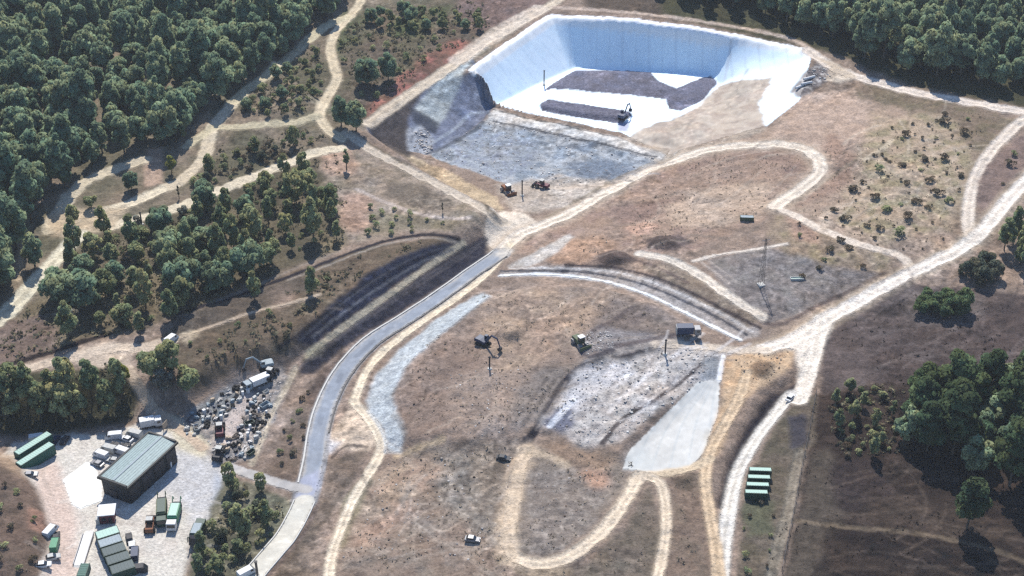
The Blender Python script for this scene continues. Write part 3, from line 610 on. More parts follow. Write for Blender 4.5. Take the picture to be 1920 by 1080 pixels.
scratches([(1450, 385), (1540, 280), (1840, 210), (1800, 430), (1690, 480)], 80, 45, .5, 26, 8, [S(206, 190, 172), DK2], .4)
scratches([(1560, 600), (1700, 545), (1920, 570), (1920, 700), (1640, 710)], 90, 40, .25, 40, 9, [S(120, 108, 104), S(72, 62, 60)], .4)
scratches([(1500, 1080), (1540, 860), (1920, 960), (1920, 1080)], 90, 5, .4, 34, 10, [S(104, 90, 80), S(48, 40, 38)], .4)
scratches([(90, 880), (300, 800), (420, 900), (330, 1080), (100, 1080)], 50, 60, .7, 22, 11, [S(232, 222, 212), S(164, 152, 144)], .4)
scratches([(360, 720), (560, 560), (800, 455), (640, 560), (540, 650)], 70, 38, .3, 20, 12, [S(136, 120, 104), S(74, 64, 54)], .5)
# white and dark specks of litter, tufts everywhere rough
H = (H + HD).astype(np.float32)
quiet = np.zeros((NY, NX), bool)
for k_ in ('dirt_track', 'path', 'yard', 'side_road', 'asphalt_road', 'concrete_road', 'road', 'concrete_channel', 'concrete_pad', 'liner_sheet', 'gravel_bank'): quiet |= DRAPE[k_]
TW = 1 - .72 * blur(quiet.astype(np.float32), .8)
TW = TW * (.5 + .7 * sstep(-.28, .3, fbm(24, 591, 2)))
TW = TW * np.where(in_pit & ~DRAPE['waste_bed'], .8, 1)
liner_only = in_pit & (C.min(2) > .55); TW = np.where(liner_only, .03, TW)
tuft = sstep(.45, .8, NSP + .35 * NC) * rough
soil = 1 - np.clip((C.sum(2) - 1.0) / .5, 0, 1)
C *= (1 - .36 * tuft * soil * TW)[..., None]
SP = np.abs(fbm(2.4, 551, 2)) * 2 - .45
C *= (1 + TW * (.34 * NA + .36 * NB + .22 * NC + .14 * SP + .06 * ND))[..., None]
HU = fbm(6, 561, 2)[..., None] * TW[..., None]
C *= 1 + HU * np.array([.07, 0, -.08], np.float32)
lum = C @ np.array([.3, .5, .2], np.float32); C = C + (lum[..., None] - C) * (.05 * np.clip(TW, 0, 1))[..., None]
C *= np.array([1.03, 1.06, 1.07], np.float32)
st = sstep(.55, .85, fbm(1.0, 571, 1) + .25 * NB)
C *= (1 + .5 * st * TW)[..., None]
C = np.clip(C, 0.012, np.array([.82, .84, .94])).astype(np.float32)

# ------------------------------------------------------------------ materials
MATS = {}
def nodes(name):
    m = bpy.data.materials.new(name); m.use_nodes = True
    nt = m.node_tree
    return m, nt, nt.nodes['Principled BSDF']

def terrain_mat(name, scale, lo, hi, rough=.95, bump=.25, speck=0.0, spec=.1):
    m, nt, b = nodes(name)
    at = nt.nodes.new('ShaderNodeVertexColor'); at.layer_name = 'Col'
    tc = nt.nodes.new('ShaderNodeTexCoord')
    n = nt.nodes.new('ShaderNodeTexNoise'); n.inputs['Scale'].default_value = scale; n.inputs['Detail'].default_value = 5; n.inputs['Roughness'].default_value = .7
    nt.links.new(tc.outputs['Object'], n.inputs['Vector'])
    mr = nt.nodes.new('ShaderNodeMapRange'); mr.inputs[1].default_value = .3; mr.inputs[2].default_value = .7; mr.inputs[3].default_value = lo; mr.inputs[4].default_value = hi
    nt.links.new(n.outputs['Fac'], mr.inputs[0])
    mx = nt.nodes.new('ShaderNodeVectorMath'); mx.operation = 'SCALE'
    nt.links.new(at.outputs['Color'], mx.inputs[0]); nt.links.new(mr.outputs[0], mx.inputs['Scale'])
    nt.links.new(mx.outputs[0], b.inputs['Base Color'])
    b.inputs['Roughness'].default_value = rough; b.inputs['Specular IOR Level'].default_value = spec
    if bump:
        bp = nt.nodes.new('ShaderNodeBump'); bp.inputs['Strength'].default_value = bump; bp.inputs['Distance'].default_value = .5
        nt.links.new(n.outputs['Fac'], bp.inputs['Height']); nt.links.new(bp.outputs[0], b.inputs['Normal'])
    return m
M_SOIL = terrain_mat('dry_soil', 1.3, .66, 1.34, bump=.8)
M_LINER = terrain_mat('white_liner', .35, .95, 1.04, .6, .06, spec=.3)
M_ASPH = terrain_mat('asphalt', 2.0, .9, 1.1, .85, .05, spec=.3)
M_WASTE = terrain_mat('waste', 1.2, .55, 1.45, .9, .9)

def mesh_np(name, V, F, cols=None, smooth=True, mat=None):
    me = bpy.data.meshes.new(name)
    V = np.asarray(V, np.float32); F = np.asarray(F, np.int32)
    k = F.shape[1]
    me.vertices.add(len(V)); me.vertices.foreach_set('co', V.ravel())
    me.loops.add(F.size); me.loops.foreach_set('vertex_index', F.ravel())
    me.polygons.add(len(F)); me.polygons.foreach_set('loop_start', np.arange(0, F.size, k, dtype=np.int32))
    try: me.polygons.foreach_set('loop_total', np.full(len(F), k, np.int32))
    except Exception: pass
    me.polygons.foreach_set('use_smooth', np.full(len(F), smooth, bool))
    if cols is not None:
        a = me.color_attributes.new('Col', 'FLOAT_COLOR', 'POINT')
        a.data.foreach_set('color', np.concatenate([cols, np.ones((len(cols), 1))], 1).astype(np.float32).ravel())
    me.update(); me.validate()
    if mat: me.materials.append(mat)
    return me

def link(name, me, parent=None, loc=None, rotz=0.0):
    o = bpy.data.objects.new(name, me); COL.objects.link(o)
    if parent is not None: o.parent = parent
    if loc is not None: o.location = loc
    o.rotation_euler[2] = rotz
    return o

# ------------------------------------------------------------------ ground sheet (fine inside the view, coarse to the horizon)
ys = [60, 110, 150, 185, 205]
y = 215.0
while y < 720: ys.append(y); y *= 1.00165
for k in range(22): ys.append(y); y *= 1.09
ys = np.array(ys)
uf = np.linspace(-1.12, 1.12, 1000)
side = np.array([1.15, 1.2, 1.3, 1.5, 1.8, 2.3, 3.0, 4.2])
us = np.concatenate([-side[::-1], uf, side])
hw = math.tan(R(20)) * (ys * CD + (CAM_H - 5) * SD)
VX = us[None, :] * hw[:, None]; VY = np.repeat(ys[:, None], len(us), 1)
VZ = samp(H, VX, VY); VC = samp(C, VX, VY)
nr, nc = VX.shape
far = np.clip((VY - 800) / 700, 0, 1)
VZ = VZ + far * 25 * (0.5 + 0.5 * np.sin(VX / 310) * np.cos(VY / 420))
out = np.clip((np.abs(VX) - 400) / 60, 0, 1)[..., None]; out = np.maximum(out, np.clip((VY - 800) / 30, 0, 1)[..., None])
VC = VC * (1 - out) + np.array([.09, .09, .05]) * out
idx = np.arange(nr * nc).reshape(nr, nc)
QF = np.stack([idx[:-1, :-1], idx[:-1, 1:], idx[1:, 1:], idx[1:, :-1]], -1).reshape(-1, 4)
V3 = np.stack([VX, VY, VZ], -1).reshape(-1, 3); VC = VC.reshape(-1, 3)
g = link('ground', mesh_np('ground', V3, QF, VC, True, M_SOIL)); g['kind'] = 'structure'

def drape(name, key, mat, order, nm=None, kind='structure', lift=None):
    """a sheet lying on the ground with the ground's own tessellation, lifted a few mm per layer"""
    m = samp(DRAPE[key].astype(np.float32), V3[:, 0], V3[:, 1]) > 0.5
    keep = m[QF].sum(1) >= 3
    f = QF[keep]
    if len(f) == 0: return None
    u, inv = np.unique(f, return_inverse=True)
    v = V3[u].copy(); v[:, 2] += .03 + .006 * order
    o = link(name, mesh_np(name, v, inv.reshape(-1, 4), VC[u], True, mat))
    o['kind'] = kind
    return o
order = 1
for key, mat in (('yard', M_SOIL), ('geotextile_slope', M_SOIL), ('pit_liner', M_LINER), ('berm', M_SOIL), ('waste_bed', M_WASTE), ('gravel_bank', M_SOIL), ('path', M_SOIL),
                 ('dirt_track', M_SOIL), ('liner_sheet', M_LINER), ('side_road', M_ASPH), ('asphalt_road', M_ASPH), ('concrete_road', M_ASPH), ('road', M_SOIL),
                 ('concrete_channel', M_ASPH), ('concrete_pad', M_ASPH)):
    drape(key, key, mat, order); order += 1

# ------------------------------------------------------------------ trees
def leaf_mat(name, ca, cb, trans=.3):
    m = bpy.data.materials.new(name); m.use_nodes = True
    nt = m.node_tree; nt.nodes.clear()
    out = nt.nodes.new('ShaderNodeOutputMaterial')
    oi = nt.nodes.new('ShaderNodeObjectInfo'); at = nt.nodes.new('ShaderNodeVertexColor'); at.layer_name = 'Col'
    rp = nt.nodes.new('ShaderNodeValToRGB'); rp.color_ramp.elements[0].color = (*ca, 1); rp.color_ramp.elements[1].color = (*cb, 1)
    nt.links.new(oi.outputs['Random'], rp.inputs[0])
    mu = nt.nodes.new('ShaderNodeVectorMath'); mu.operation = 'MULTIPLY'
    nt.links.new(rp.outputs[0], mu.inputs[0]); nt.links.new(at.outputs['Color'], mu.inputs[1])
    d = nt.nodes.new('ShaderNodeBsdfDiffuse'); t = nt.nodes.new('ShaderNodeBsdfTranslucent'); mx = nt.nodes.new('ShaderNodeMixShader')
    mx.inputs[0].default_value = trans
    nt.links.new(mu.outputs[0], d.inputs[0]); nt.links.new(mu.outputs[0], t.inputs[0])
    nt.links.new(d.outputs[0], mx.inputs[1]); nt.links.new(t.outputs[0], mx.inputs[2]); nt.links.new(mx.outputs[0], out.inputs[0])
    return m
def flat_mat(name, col, rough=.7, metal=0.0, var=.15, scale=3.0, spec=.3):
    m, nt, b = nodes(name)
    tc = nt.nodes.new('ShaderNodeTexCoord'); n = nt.nodes.new('ShaderNodeTexNoise'); n.inputs['Scale'].default_value = scale; n.inputs['Detail'].default_value = 4
    nt.links.new(tc.outputs['Object'], n.inputs['Vector'])
    rp = nt.nodes.new('ShaderNodeMapRange'); rp.inputs[1].default_value = .3; rp.inputs[2].default_value = .7; rp.inputs[3].default_value = 1 - var; rp.inputs[4].default_value = 1 + var
    nt.links.new(n.outputs['Fac'], rp.inputs[0])
    v = nt.nodes.new('ShaderNodeVectorMath'); v.operation = 'SCALE'; v.inputs[0].default_value = col
    nt.links.new(rp.outputs[0], v.inputs['Scale']); nt.links.new(v.outputs[0], b.inputs['Base Color'])
    b.inputs['Roughness'].default_value = rough; b.inputs['Metallic'].default_value = metal; b.inputs['Specular IOR Level'].default_value = spec
    return m
M_BARK = flat_mat('bark', (.085, .07, .055), .95, 0, .3)
ML = dict(forest=leaf_mat('forest_leaves', (.180, .250, .160), (.285, .340, .200), .45),
          olive=leaf_mat('olive_leaves', (.205, .250, .135), (.335, .345, .180), .45),
          green=leaf_mat('green_leaves', (.080, .120, .066), (.120, .165, .076), .4),
          yellow=leaf_mat('yellow_leaves', (.30, .29, .08), (.25, .27, .09), .4),
          dark=leaf_mat('dark_leaves', (.070, .085, .062), (.110, .115, .080), .35),
          shrub=leaf_mat('shrub_leaves', (.10, .082, .060), (.14, .12, .085), .3),
          scrub=leaf_mat('scrub_leaves', (.16, .15, .105), (.20, .18, .12), .25),
          straw=leaf_mat('straw_leaves', (.27, .23, .18), (.31, .26, .20), .3),
          stubble=leaf_mat('stubble_leaves', (.050, .040, .036), (.075, .060, .052), .2),
          grey=leaf_mat('grey_leaves', (.19, .20, .17), (.22, .22, .18), .4))

def rand_dirs(rg, n):
    v = rg.normal(size=(n, 3)); return v / np.linalg.norm(v, axis=1, keepdims=True)

def leaf_quads(rg, pos, nrm, size, cols):
    n = len(pos)
    t = rand_dirs(rg, n); t = np.cross(nrm, t); t /= np.linalg.norm(t, axis=1, keepdims=True) + 1e-9
    b = np.cross(nrm, t)
    s = size[:, None]
    c = [pos + t * s * .62 + nrm * s * .08 * rg.normal(size=(n, 1)), pos + b * s * .5, pos - t * s * .62 + nrm * s * .12 * rg.normal(size=(n, 1)), pos - b * s * .5]
    V = np.stack(c, 1).reshape(-1, 3)
    return V, np.arange(n * 4).reshape(n, 4), np.repeat(cols, 4, 0)

def crown_mesh(name, seed, h, r, base, lobes, n, leaf, taper=0.0, flat=1.0, mat=None, lobe_r=.42):
    rg = np.random.default_rng(seed)
    hh = (h - base) / 2; zc = base + hh
    L = []; guard = 0
    while len(L) < lobes and guard < 4000:
        guard += 1
        p = rg.uniform(-1, 1, 3)
        if (p ** 2).sum() > 1: continue
        z = p[2]; k = 1 - taper * (z * .5 + .5)
        L.append((p[0] * r * .72 * k, p[1] * r * .72 * k, zc + z * hh * .78, r * lobe_r * rg.uniform(.7, 1.25) * (1 - taper * .5 * (z * .5 + .5)), rg.uniform(.68, 1.3), rg.uniform(-.12, .12)))
    L = np.array(L)
    k = rg.choice(len(L), n * 2, p=L[:, 3] ** 2 / (L[:, 3] ** 2).sum())
    d = rand_dirs(rg, n * 2); d[:, 2] = np.where(d[:, 2] < -.3, -d[:, 2] * .6, d[:, 2])
    d /= np.linalg.norm(d, axis=1, keepdims=True)
    rad = L[k, 3] * rg.uniform(.7, 1.08, n * 2)
    pos = L[k, :3] + d * rad[:, None] * np.array([1, 1, flat])
    q = (pos - [0, 0, zc]) / [r, r, hh]
    keep = np.where((q ** 2).sum(1) > rg.uniform(.05, .5, n * 2))[0][:n]
    pos, d, k = pos[keep], d[keep], k[keep]
    nrm = d + .75 * rand_dirs(rg, len(pos)); nrm /= np.linalg.norm(nrm, axis=1, keepdims=True)
    br = L[k, 4] * rg.uniform(.72, 1.3, len(pos)); hu = L[k, 5] + rg.uniform(-.08, .08, len(pos))
    cols = np.stack([br * (1 + hu), br, br * (1 - hu * .6)], 1)
    V, F, Cc = leaf_quads(rg, pos, nrm, leaf * rg.uniform(.6, 1.35, len(pos)), cols)
    me = mesh_np(name, V, F, Cc, True, mat)
    sn = .75 * d + .35 * rand_dirs(rg, len(pos)) + np.array([0, 0, .5]); sn /= np.linalg.norm(sn, axis=1, keepdims=True)
    me.normals_split_custom_set_from_vertices(np.repeat(sn, 4, 0).tolist())
    return me

def tube_np(pts, rads, sides=6):
    pts = np.array(pts, float); V = []; F = []
    for i, p in enumerate(pts):
        d = pts[min(i + 1, len(pts) - 1)] - pts[max(i - 1, 0)]; d /= np.linalg.norm(d) + 1e-9
        a = np.cross(d, [0.3, 1, .1]); a /= np.linalg.norm(a) + 1e-9; b = np.cross(d, a)
        for s in range(sides):
            t = 2 * math.pi * s / sides
            V.append(p + (a * math.cos(t) + b * math.sin(t)) * rads[i])
    for i in range(len(pts) - 1):
        for s in range(sides):
            F.append([i * sides + s, i * sides + (s + 1) % sides, (i + 1) * sides + (s + 1) % sides, (i + 1) * sides + s])
    return V, F

def trunk_mesh(name, seed, h, r, base, spread):
    rg = np.random.default_rng(seed); V = []; F = []
    def add(p, rr):
        v, f = tube_np(p, rr); o = len(V); V.extend(v); F.extend([[a + o for a in q] for q in f])
    th = base + (h - base) * .8
    lean = rg.uniform(-.3, .3, 2)
    add([(0, 0, -.4), (0, 0, .2), (lean[0] * .4, lean[1] * .4, base), (lean[0], lean[1], th)], [r * 1.5, r, r * .8, r * .15])
    for i in range(7):
        a = rg.uniform(0, 6.28); z = rg.uniform(base * .8, th * .8); l = spread * rg.uniform(.5, .9)
        add([(lean[0] * z / th, lean[1] * z / th, z), (math.cos(a) * l * .5, math.sin(a) * l * .5, z + l * .3), (math.cos(a) * l, math.sin(a) * l, z + l * .75)], [r * .4, r * .28, r * .06])
    return mesh_np(name, np.array(V), np.array(F), None, True, M_BARK)

PROTO = {}
def proto(kind, count, h, r, base, lobes, n, leaf, **kw):
    mat = kw.pop('mat')
    for i in range(count):
        s = hash((kind, i)) if 0 else (sum(map(ord, kind)) * 31 + i * 7)
        hv = h * (1 + .12 * math.sin(s)); rv = r * (1 + .12 * math.cos(s * 1.7))
        PROTO.setdefault(kind, []).append((crown_mesh(kind + '_crown', s, hv, rv, base, lobes, n, leaf, mat=ML[mat], **kw), trunk_mesh(kind + '_trunk', s, hv, .022 * h, base, rv * .8)))
proto('broadleaf', 5, 16.5, 6.0, 1.0, 36, 3600, .9, mat='forest', taper=.2, lobe_r=.3, flat=1.3)
proto('tall', 5, 19.0, 4.7, 1.0, 34, 3200, .85, mat='forest', taper=.4, lobe_r=.32, flat=1.4)
proto('spreading', 4, 12.0, 6.0, .6, 32, 3200, .85, mat='forest', lobe_r=.3, taper=.1, flat=1.1)
proto('olive', 6, 11.5, 3.0, .5, 26, 1900, .6, mat='olive', taper=.45, flat=1.4, lobe_r=.36)
proto('olivewide', 5, 9.0, 4.0, .4, 26, 2000, .62, mat='olive', taper=.2, lobe_r=.3, flat=1.2)
proto('oak', 5, 20.0, 6.6, 1.4, 40, 4600, .9, mat='green', taper=.35, lobe_r=.33)
proto('greenbush', 4, 6.5, 3.8, .2, 20, 1800, .55, mat='green', taper=.25, lobe_r=.36)
proto('yellow', 2, 10.0, 2.6, .6, 18, 1400, .6, mat='yellow', taper=.5)
proto('dark', 3, 4.6, 2.8, .1, 14, 900, .55, mat='dark', taper=.3)
proto('poplar', 2, 13.0, 1.7, .8, 18, 1200, .6, mat='olive', taper=.5)
proto('cypress', 2, 11.0, 1.0, .3, 14, 900, .45, mat='dark', taper=.6)
proto('grey', 2, 8.5, 3.6, .5, 18, 1500, .6, mat='grey', taper=.35)
BUSH = [crown_mesh('bush', 900 + i, 2.0 + .4 * i % 3 * .5, 1.4, -.1, 7, 170, .42, mat=ML['olive'], lobe_r=.5) for i in range(4)]
DBUSH = [crown_mesh('shrub', 950 + i, 1.9, 1.35, -.1, 7, 200, .38, mat=ML['shrub'], lobe_r=.5) for i in range(4)]

def thing(name, label, cat, loc=(0, 0, 0), rotz=0.0, group=None):
    o = bpy.data.objects.new(name, None); COL.objects.link(o)
    o.location = loc; o.rotation_euler[2] = rotz; o.empty_display_size = .5
    o['label'] = label; o['category'] = cat
    if group: o['group'] = group
    return o
def tag(o, label, cat, group=None):
    o['label'] = label; o['category'] = cat
    if group: o['group'] = group
    return o

def tree(kind, x, y, name, label, group=None, s=1.0, sz=None, cat='tree'):
    c, t = random.choice(PROTO[kind])
    z = float(samp(H, x, y))
    r = thing(name, label, cat, (x, y, z - .1), random.uniform(0, 6.28), group)
    r.scale = (s, s, sz or s)
    link('crown', c, r); link('trunk', t, r)
    return r
def tree_px(kind, px, py, *a, **k):
    x, y, z = ground_at(px, py); return tree(kind, float(x), float(y), *a, **k)

def scatter(P, spacing, seed, maxn=999, reject=None):
    W = W0(P); rg = random.Random(seed); pts = []; grid = {}
    x0, y0 = W.min(0); x1, y1 = W.max(0)
    def ins(x, y):
        c = False; n = len(W)
        for k in range(n):
            xa, ya = W[k]; xb, yb = W[(k + 1) % n]
            if (ya > y) != (yb > y) and x < (xb - xa) * (y - ya) / (yb - ya) + xa: c = not c
        return c
    for _ in range(int((x1 - x0) * (y1 - y0) / spacing ** 2 * 14)):
        x = rg.uniform(x0, x1); y = rg.uniform(y0, y1)
        gi, gj = int(x // spacing), int(y // spacing)
        if any((x - q[0]) ** 2 + (y - q[1]) ** 2 < spacing ** 2 for a in (-1, 0, 1) for b in (-1, 0, 1) for q in grid.get((gi + a, gj + b), ())): continue
        if not ins(x, y): continue
        if reject is not None and samp(reject, x, y) > .3: continue
        grid.setdefault((gi, gj), []).append((x, y)); pts.append((x, y))
        if len(pts) >= maxn: break
    return pts

TRK = blur((DRAPE['dirt_track'] | DRAPE['path'] | DRAPE['yard'] | DRAPE['side_road'] | DRAPE['concrete_road'] | DRAPE['asphalt_road'] | DRAPE['road'] | DRAPE['pit_liner']).astype(np.float32), 2.6)
def in_view(x, y, z=8, m=90):
    dy = y; dz = z - CAM_H; f = dy * CD - dz * SD; u = dy * SD + dz * CD
    px = 960 + FPX * x / f; py = 540 - FPX * u / f
    return -m < px < 1920 + m and -m * 1.3 < py < 1080 + m

def wood(P, spacing, seed, kinds, group, reject=True, smin=.8, smax=1.2):
    n = 0
    for x, y in scatter(P, spacing, seed, reject=TRK if reject else None):
        if not in_view(x, y): continue
        rr = random.random(); acc = 0
        for (kind, p, name, label) in kinds:
            acc += p
            if rr <= acc: break
        s = random.uniform(smin, smax) * (1 + .3 * float(samp(ND, x, y)) + .2 * float(samp(NC, x, y)))
        tree(kind, x, y, name, label, group, s, s * random.uniform(.88, 1.12)); n += 1
    return n

FOREST = [(-160, -60), (640, -60), (648, 14), (590, 56), (545, 88), (498, 126), (430, 180), (380, 222), (330, 278), (280, 268), (265, 285), (200, 305), (150, 325), (105, 372), (88, 400), (62, 420), (45, 425), (30, 470), (12, 540), (-20, 590), (-160, 650)]
n1 = wood(FOREST, 6.7, 3, [('broadleaf', .42, 'broadleaf_tree', 'dense blue green broadleaf tree of the large wood left of the sandy tracks'), ('tall', .33, 'tall_tree', 'tall narrow green tree of the large wood left of the sandy tracks'), ('spreading', .25, 'spreading_tree', 'low round green tree of the large wood left of the sandy tracks')], 'trees of the large wood left of the tracks', True, .65, 1.2)
FOREST2 = [(1200, -60), (1232, -12), (1310, 8), (1420, 26), (1545, 62), (1615, 108), (1720, 140), (1850, 160), (2060, 166), (2060, -60)]
n2 = wood(FOREST2, 6.8, 4, [('broadleaf', .6, 'broadleaf_tree', 'dense green broadleaf tree of the wood behind the white lined pit'), ('tall', .4, 'tall_tree', 'tall narrow green tree of the wood behind the white lined pit')], 'trees of the wood behind the pit', True, .8, 1.2)
MID = [(115, 500), (170, 445), (240, 430), (340, 402), (420, 378), (520, 335), (590, 318), (615, 345), (635, 400), (645, 445), (560, 478), (480, 515), (430, 540), (335, 578), (318, 632), (250, 640), (205, 618), (130, 625), (112, 560)]
n3 = wood(MID, 6.5, 5, [('olive', .5, 'slender_tree', 'slender olive green tree of the thicket between the tracks and the dark ditch'), ('olivewide', .32, 'bushy_tree', 'bushy olive tree of the thicket between the tracks and the dark ditch'), ('spreading', .12, 'spreading_tree', 'round blue green tree of the thicket between the tracks and the dark ditch'), ('grey', .06, 'grey_tree', 'grey leaved tree of the thicket between the tracks and the dark ditch')], 'trees of the thicket above the dark ditch', True, .5, 1.1)
HEDGE = [(-60, 745), (60, 742), (205, 730), (228, 742), (232, 765), (190, 782), (120, 790), (20, 792), (-60, 798)]
n4 = wood(HEDGE, 4.2, 6, [('olivewide', .5, 'bushy_tree', 'bushy tree of the thick hedge above the depot yard'), ('olive', .5, 'slender_tree', 'slender tree of the thick hedge above the depot yard')], 'trees of the hedge above the depot yard', False, .85, 1.25)
n5 = wood([(292, 705), (340, 695), (362, 718), (350, 735), (302, 735)], 3.6, 7, [('olivewide', .6, 'bushy_tree', 'bushy grey green tree of the clump beside the footpath and scrap yard'), ('grey', .4, 'grey_tree', 'grey leaved tree of the clump beside the footpath and scrap yard')], 'trees of the clump beside the scrap yard', False, .95, 1.3)
YARDT = [(412, 930), (435, 912), (490, 920), (518, 962), (488, 1005), (470, 1050), (445, 1088), (360, 1095), (372, 1040), (388, 1010), (418, 975)]
n6 = wood(YARDT, 4.9, 8, [('olive', .45, 'slender_tree', 'slender olive tree of the belt between the yard and the pale road'), ('olivewide', .3, 'bushy_tree', 'bushy olive tree of the belt between the yard and the pale road'), ('dark', .25, 'dark_bush', 'dark bush of the belt between the yard and the pale road')], 'trees of the belt beside the depot yard', True, .6, .95)
RWOOD = [(1690, 800), (1740, 772), (1820, 760), (1960, 740), (2060, 800), (2060, 930), (1960, 925), (1890, 912), (1800, 885), (1740, 855), (1700, 835)]
n7 = wood(RWOOD, 6.0, 9, [('oak', .8, 'oak_tree', 'big leafy green tree of the wood in the dark field'), ('broadleaf', .2, 'broadleaf_tree', 'dark leafy tree of the wood in the dark field')], 'trees of the wood in the dark field', False, .8, 1.15)
n8 = wood([(1560, 740), (1640, 725), (1690, 770), (1680, 830), (1640, 860), (1600, 840), (1560, 800)], 6.0, 10, [('olive', .8, 'slender_tree', 'thin olive tree at the ragged left edge of the dark wood'), ('dark', .2, 'dark_bush', 'dark bush at the ragged left edge of the dark wood')], 'thin trees at the left edge of the dark wood', False, .35, .75)
n9 = wood([(1712, 572), (1760, 560), (1806, 570), (1804, 590), (1760, 596), (1716, 588)], 3.2, 11, [('greenbush', 1, 'bushy_tree', 'low bright green bushy tree of the dense clump right of the haul road')], 'bushy trees of the clump right of the haul road', False, .8, 1.05)
n10 = wood([(1800, 508), (1850, 500), (1872, 515), (1850, 535), (1808, 535)], 4, 12, [('dark', 1, 'dark_bush', 'dark bush above the bright green clump at the right edge')], 'dark bushes above the green clump', False, .9, 1.2)
n11 = wood([(1880, 470), (1905, 440), (1960, 420), (1990, 500), (1910, 520)], 5.0, 13, [('olive', 1, 'slender_tree', 'slender yellow green tree at the right edge below the haul road fork')], 'slender trees at the right edge', True, .9, 1.25)
n12 = wood([(690, 30), (780, 18), (900, 30), (915, 55), (800, 60), (700, 62)], 5.5, 14, [('spreading', .5, 'spreading_tree', 'low round tree of the shrubby strip left of the pit top corner'), ('olivewide', .5, 'bushy_tree', 'olive bushy tree of the shrubby strip left of the pit top corner')], 'low trees of the shrubby strip left of the pit', True, .35, .6)
n13 = wood([(372, 330), (420, 300), (500, 275), (580, 262), (560, 285), (470, 315), (390, 345)], 5.5, 15, [('dark', .6, 'dark_bush', 'dark bush on the slope between the two sandy tracks'), ('olivewide', .4, 'bushy_tree', 'olive bushy tree on the slope between the two sandy tracks')], 'bushes on the slope between the sandy tracks', True, .6, .95)
n14 = wood([(450, 210), (500, 160), (560, 115), (600, 100), (605, 180), (570, 215), (500, 225)], 6.5, 16, [('olivewide', .7, 'bushy_tree', 'olive bushy tree in the wedge between the forked tracks'), ('spreading', .3, 'spreading_tree', 'round tree in the wedge between the forked tracks')], 'trees in the wedge between the forked tracks', True, .35, .55)
# single trees with a place of their own
for kind, px, py, s, name, label in [
    ('spreading', 690, 158, 0.98, 'spreading_tree', 'big round tree right of the winding track near the top'),
    ('broadleaf', 728, 150, 0.72, 'broadleaf_tree', 'round tree touching the big one right of the winding track'),
    ('broadleaf', 640, 236, 0.77, 'broadleaf_tree', 'leafy tree at the lower end of the winding track'),
    ('broadleaf', 668, 246, 0.81, 'broadleaf_tree', 'leafy dark tree at the left foot of the rim road'),
    ('poplar', 650, 318, .85, 'poplar_tree', 'thin dark upright tree alone on the pale bare soil'),
    ('yellow', 322, 326, .85, 'yellow_tree', 'yellow green tree standing on the pink bare strip beside the forest'),
    ('poplar', 345, 268, .9, 'poplar_tree', 'pale upright poplar at the forest edge above the pink strip'),
    ('spreading', 247, 356, 0.68, 'spreading_tree', 'round dark tree between the two sandy tracks beside the forest'),
    ('olive', 138, 420, .8, 'slender_tree', 'small yellow green tree on the wide bare patch beside the tracks'),
    ('tall', 66, 500, .8, 'tall_tree', 'tall tree between the forest and the pale track at the left edge'),
    ('olivewide', 172, 388, .6, 'bushy_tree', 'small bushy tree just above the wide bare patch'),
    ('olive', 585, 552, .85, 'slender_tree', 'leafy tree alone below the dark ditch near the black bank'),
    ('olive', 478, 562, .85, 'slender_tree', 'leafy tree alone where the dark ditch bends, above the brown slope'),
    ('yellow', 455, 520, .85, 'yellow_tree', 'bright yellow tree at the lower edge of the thicket'),
    ('olive', 130, 634, 1.1, 'slender_tree', 'dark upright tree left of the thicket above the ditch line'),
    ('yellow', 232, 725, .95, 'yellow_tree', 'yellow green tree at the top of the narrow footpath'),
    ('cypress', 830, 398, .45, 'conifer', 'small dark conifer beside the pale track above the junction'),
    ('oak', 1813, 990, .76, 'oak_tree', 'single round dark tree standing alone in the dark field'),
    ('cypress', 336, 372, .6, 'conifer', 'small dark conifer where the sandy tracks divide'),
    ('olive', 450, 1010, .95, 'slender_tree', 'bright green tree nearest the pale road in the yard belt')]:
    tree_px(kind, px, py, name, label, s=s)

# planted shrubs on the dry slope at the right
SHR = [(1500, 442), (1585, 412), (1602, 358), (1618, 345), (1648, 320), (1668, 305), (1690, 312), (1700, 345), (1725, 320), (1730, 300), (1745, 340), (1760, 365), (1690, 385), (1718, 380), (1665, 332), (1640, 372), (1660, 395), (1700, 410), (1740, 390), (1770, 300), (1795, 290), (1800, 330), (1808, 250), (1785, 255), (1815, 225), (1772, 230), (1740, 235), (1770, 215), (1690, 262), (1715, 285), (1650, 430), (1625, 425), (1685, 440), (1640, 448), (1590, 468), (1575, 452), (1546, 488), (1562, 395), (1555, 470), (1700, 255), (1755, 260), (1730, 260), (1712, 232), (1660, 300), (1780, 380), (1640, 292), (1895, 310), (1880, 345), (1900, 290), (1538, 505), (1618, 500), (1505, 520)]
for i, (px, py) in enumerate(SHR):
    x, y, z = ground_at(px, py)
    o = link('shrub', random.choice(DBUSH if i % 4 else BUSH), None, (float(x), float(y), float(z)), random.uniform(0, 6.28)); s = random.uniform(.45, 1.45); o.scale = (s * random.uniform(.9, 1.4), s * random.uniform(.9, 1.4), s * random.uniform(.6, .95))
    tag(o, 'small dark planted shrub in rows on the dry sandy slope', 'shrub', 'planted shrubs on the dry slope')
def bushes(P, spacing, seed, label, group, meshes, smin=.6, smax=1.3, maxn=32):
    for x, y in scatter(P, spacing, seed, maxn, TRK):
        if not in_view(x, y, 2, 20): continue
        o = link('bush', random.choice(meshes), None, (x, y, float(samp(H, x, y))), random.uniform(0, 6.28)); s = random.uniform(smin, smax); o.scale = (s, s, s * random.uniform(.7, 1.1))
        tag(o, label, 'bush', group)
bushes([(415, 925), (440, 905), (525, 965), (470, 1060), (370, 1095), (390, 1010)], 4.2, 33, 'grey green bush in the belt between the yard and the pale road', 'bushes in the yard belt', BUSH, .7, 1.5)
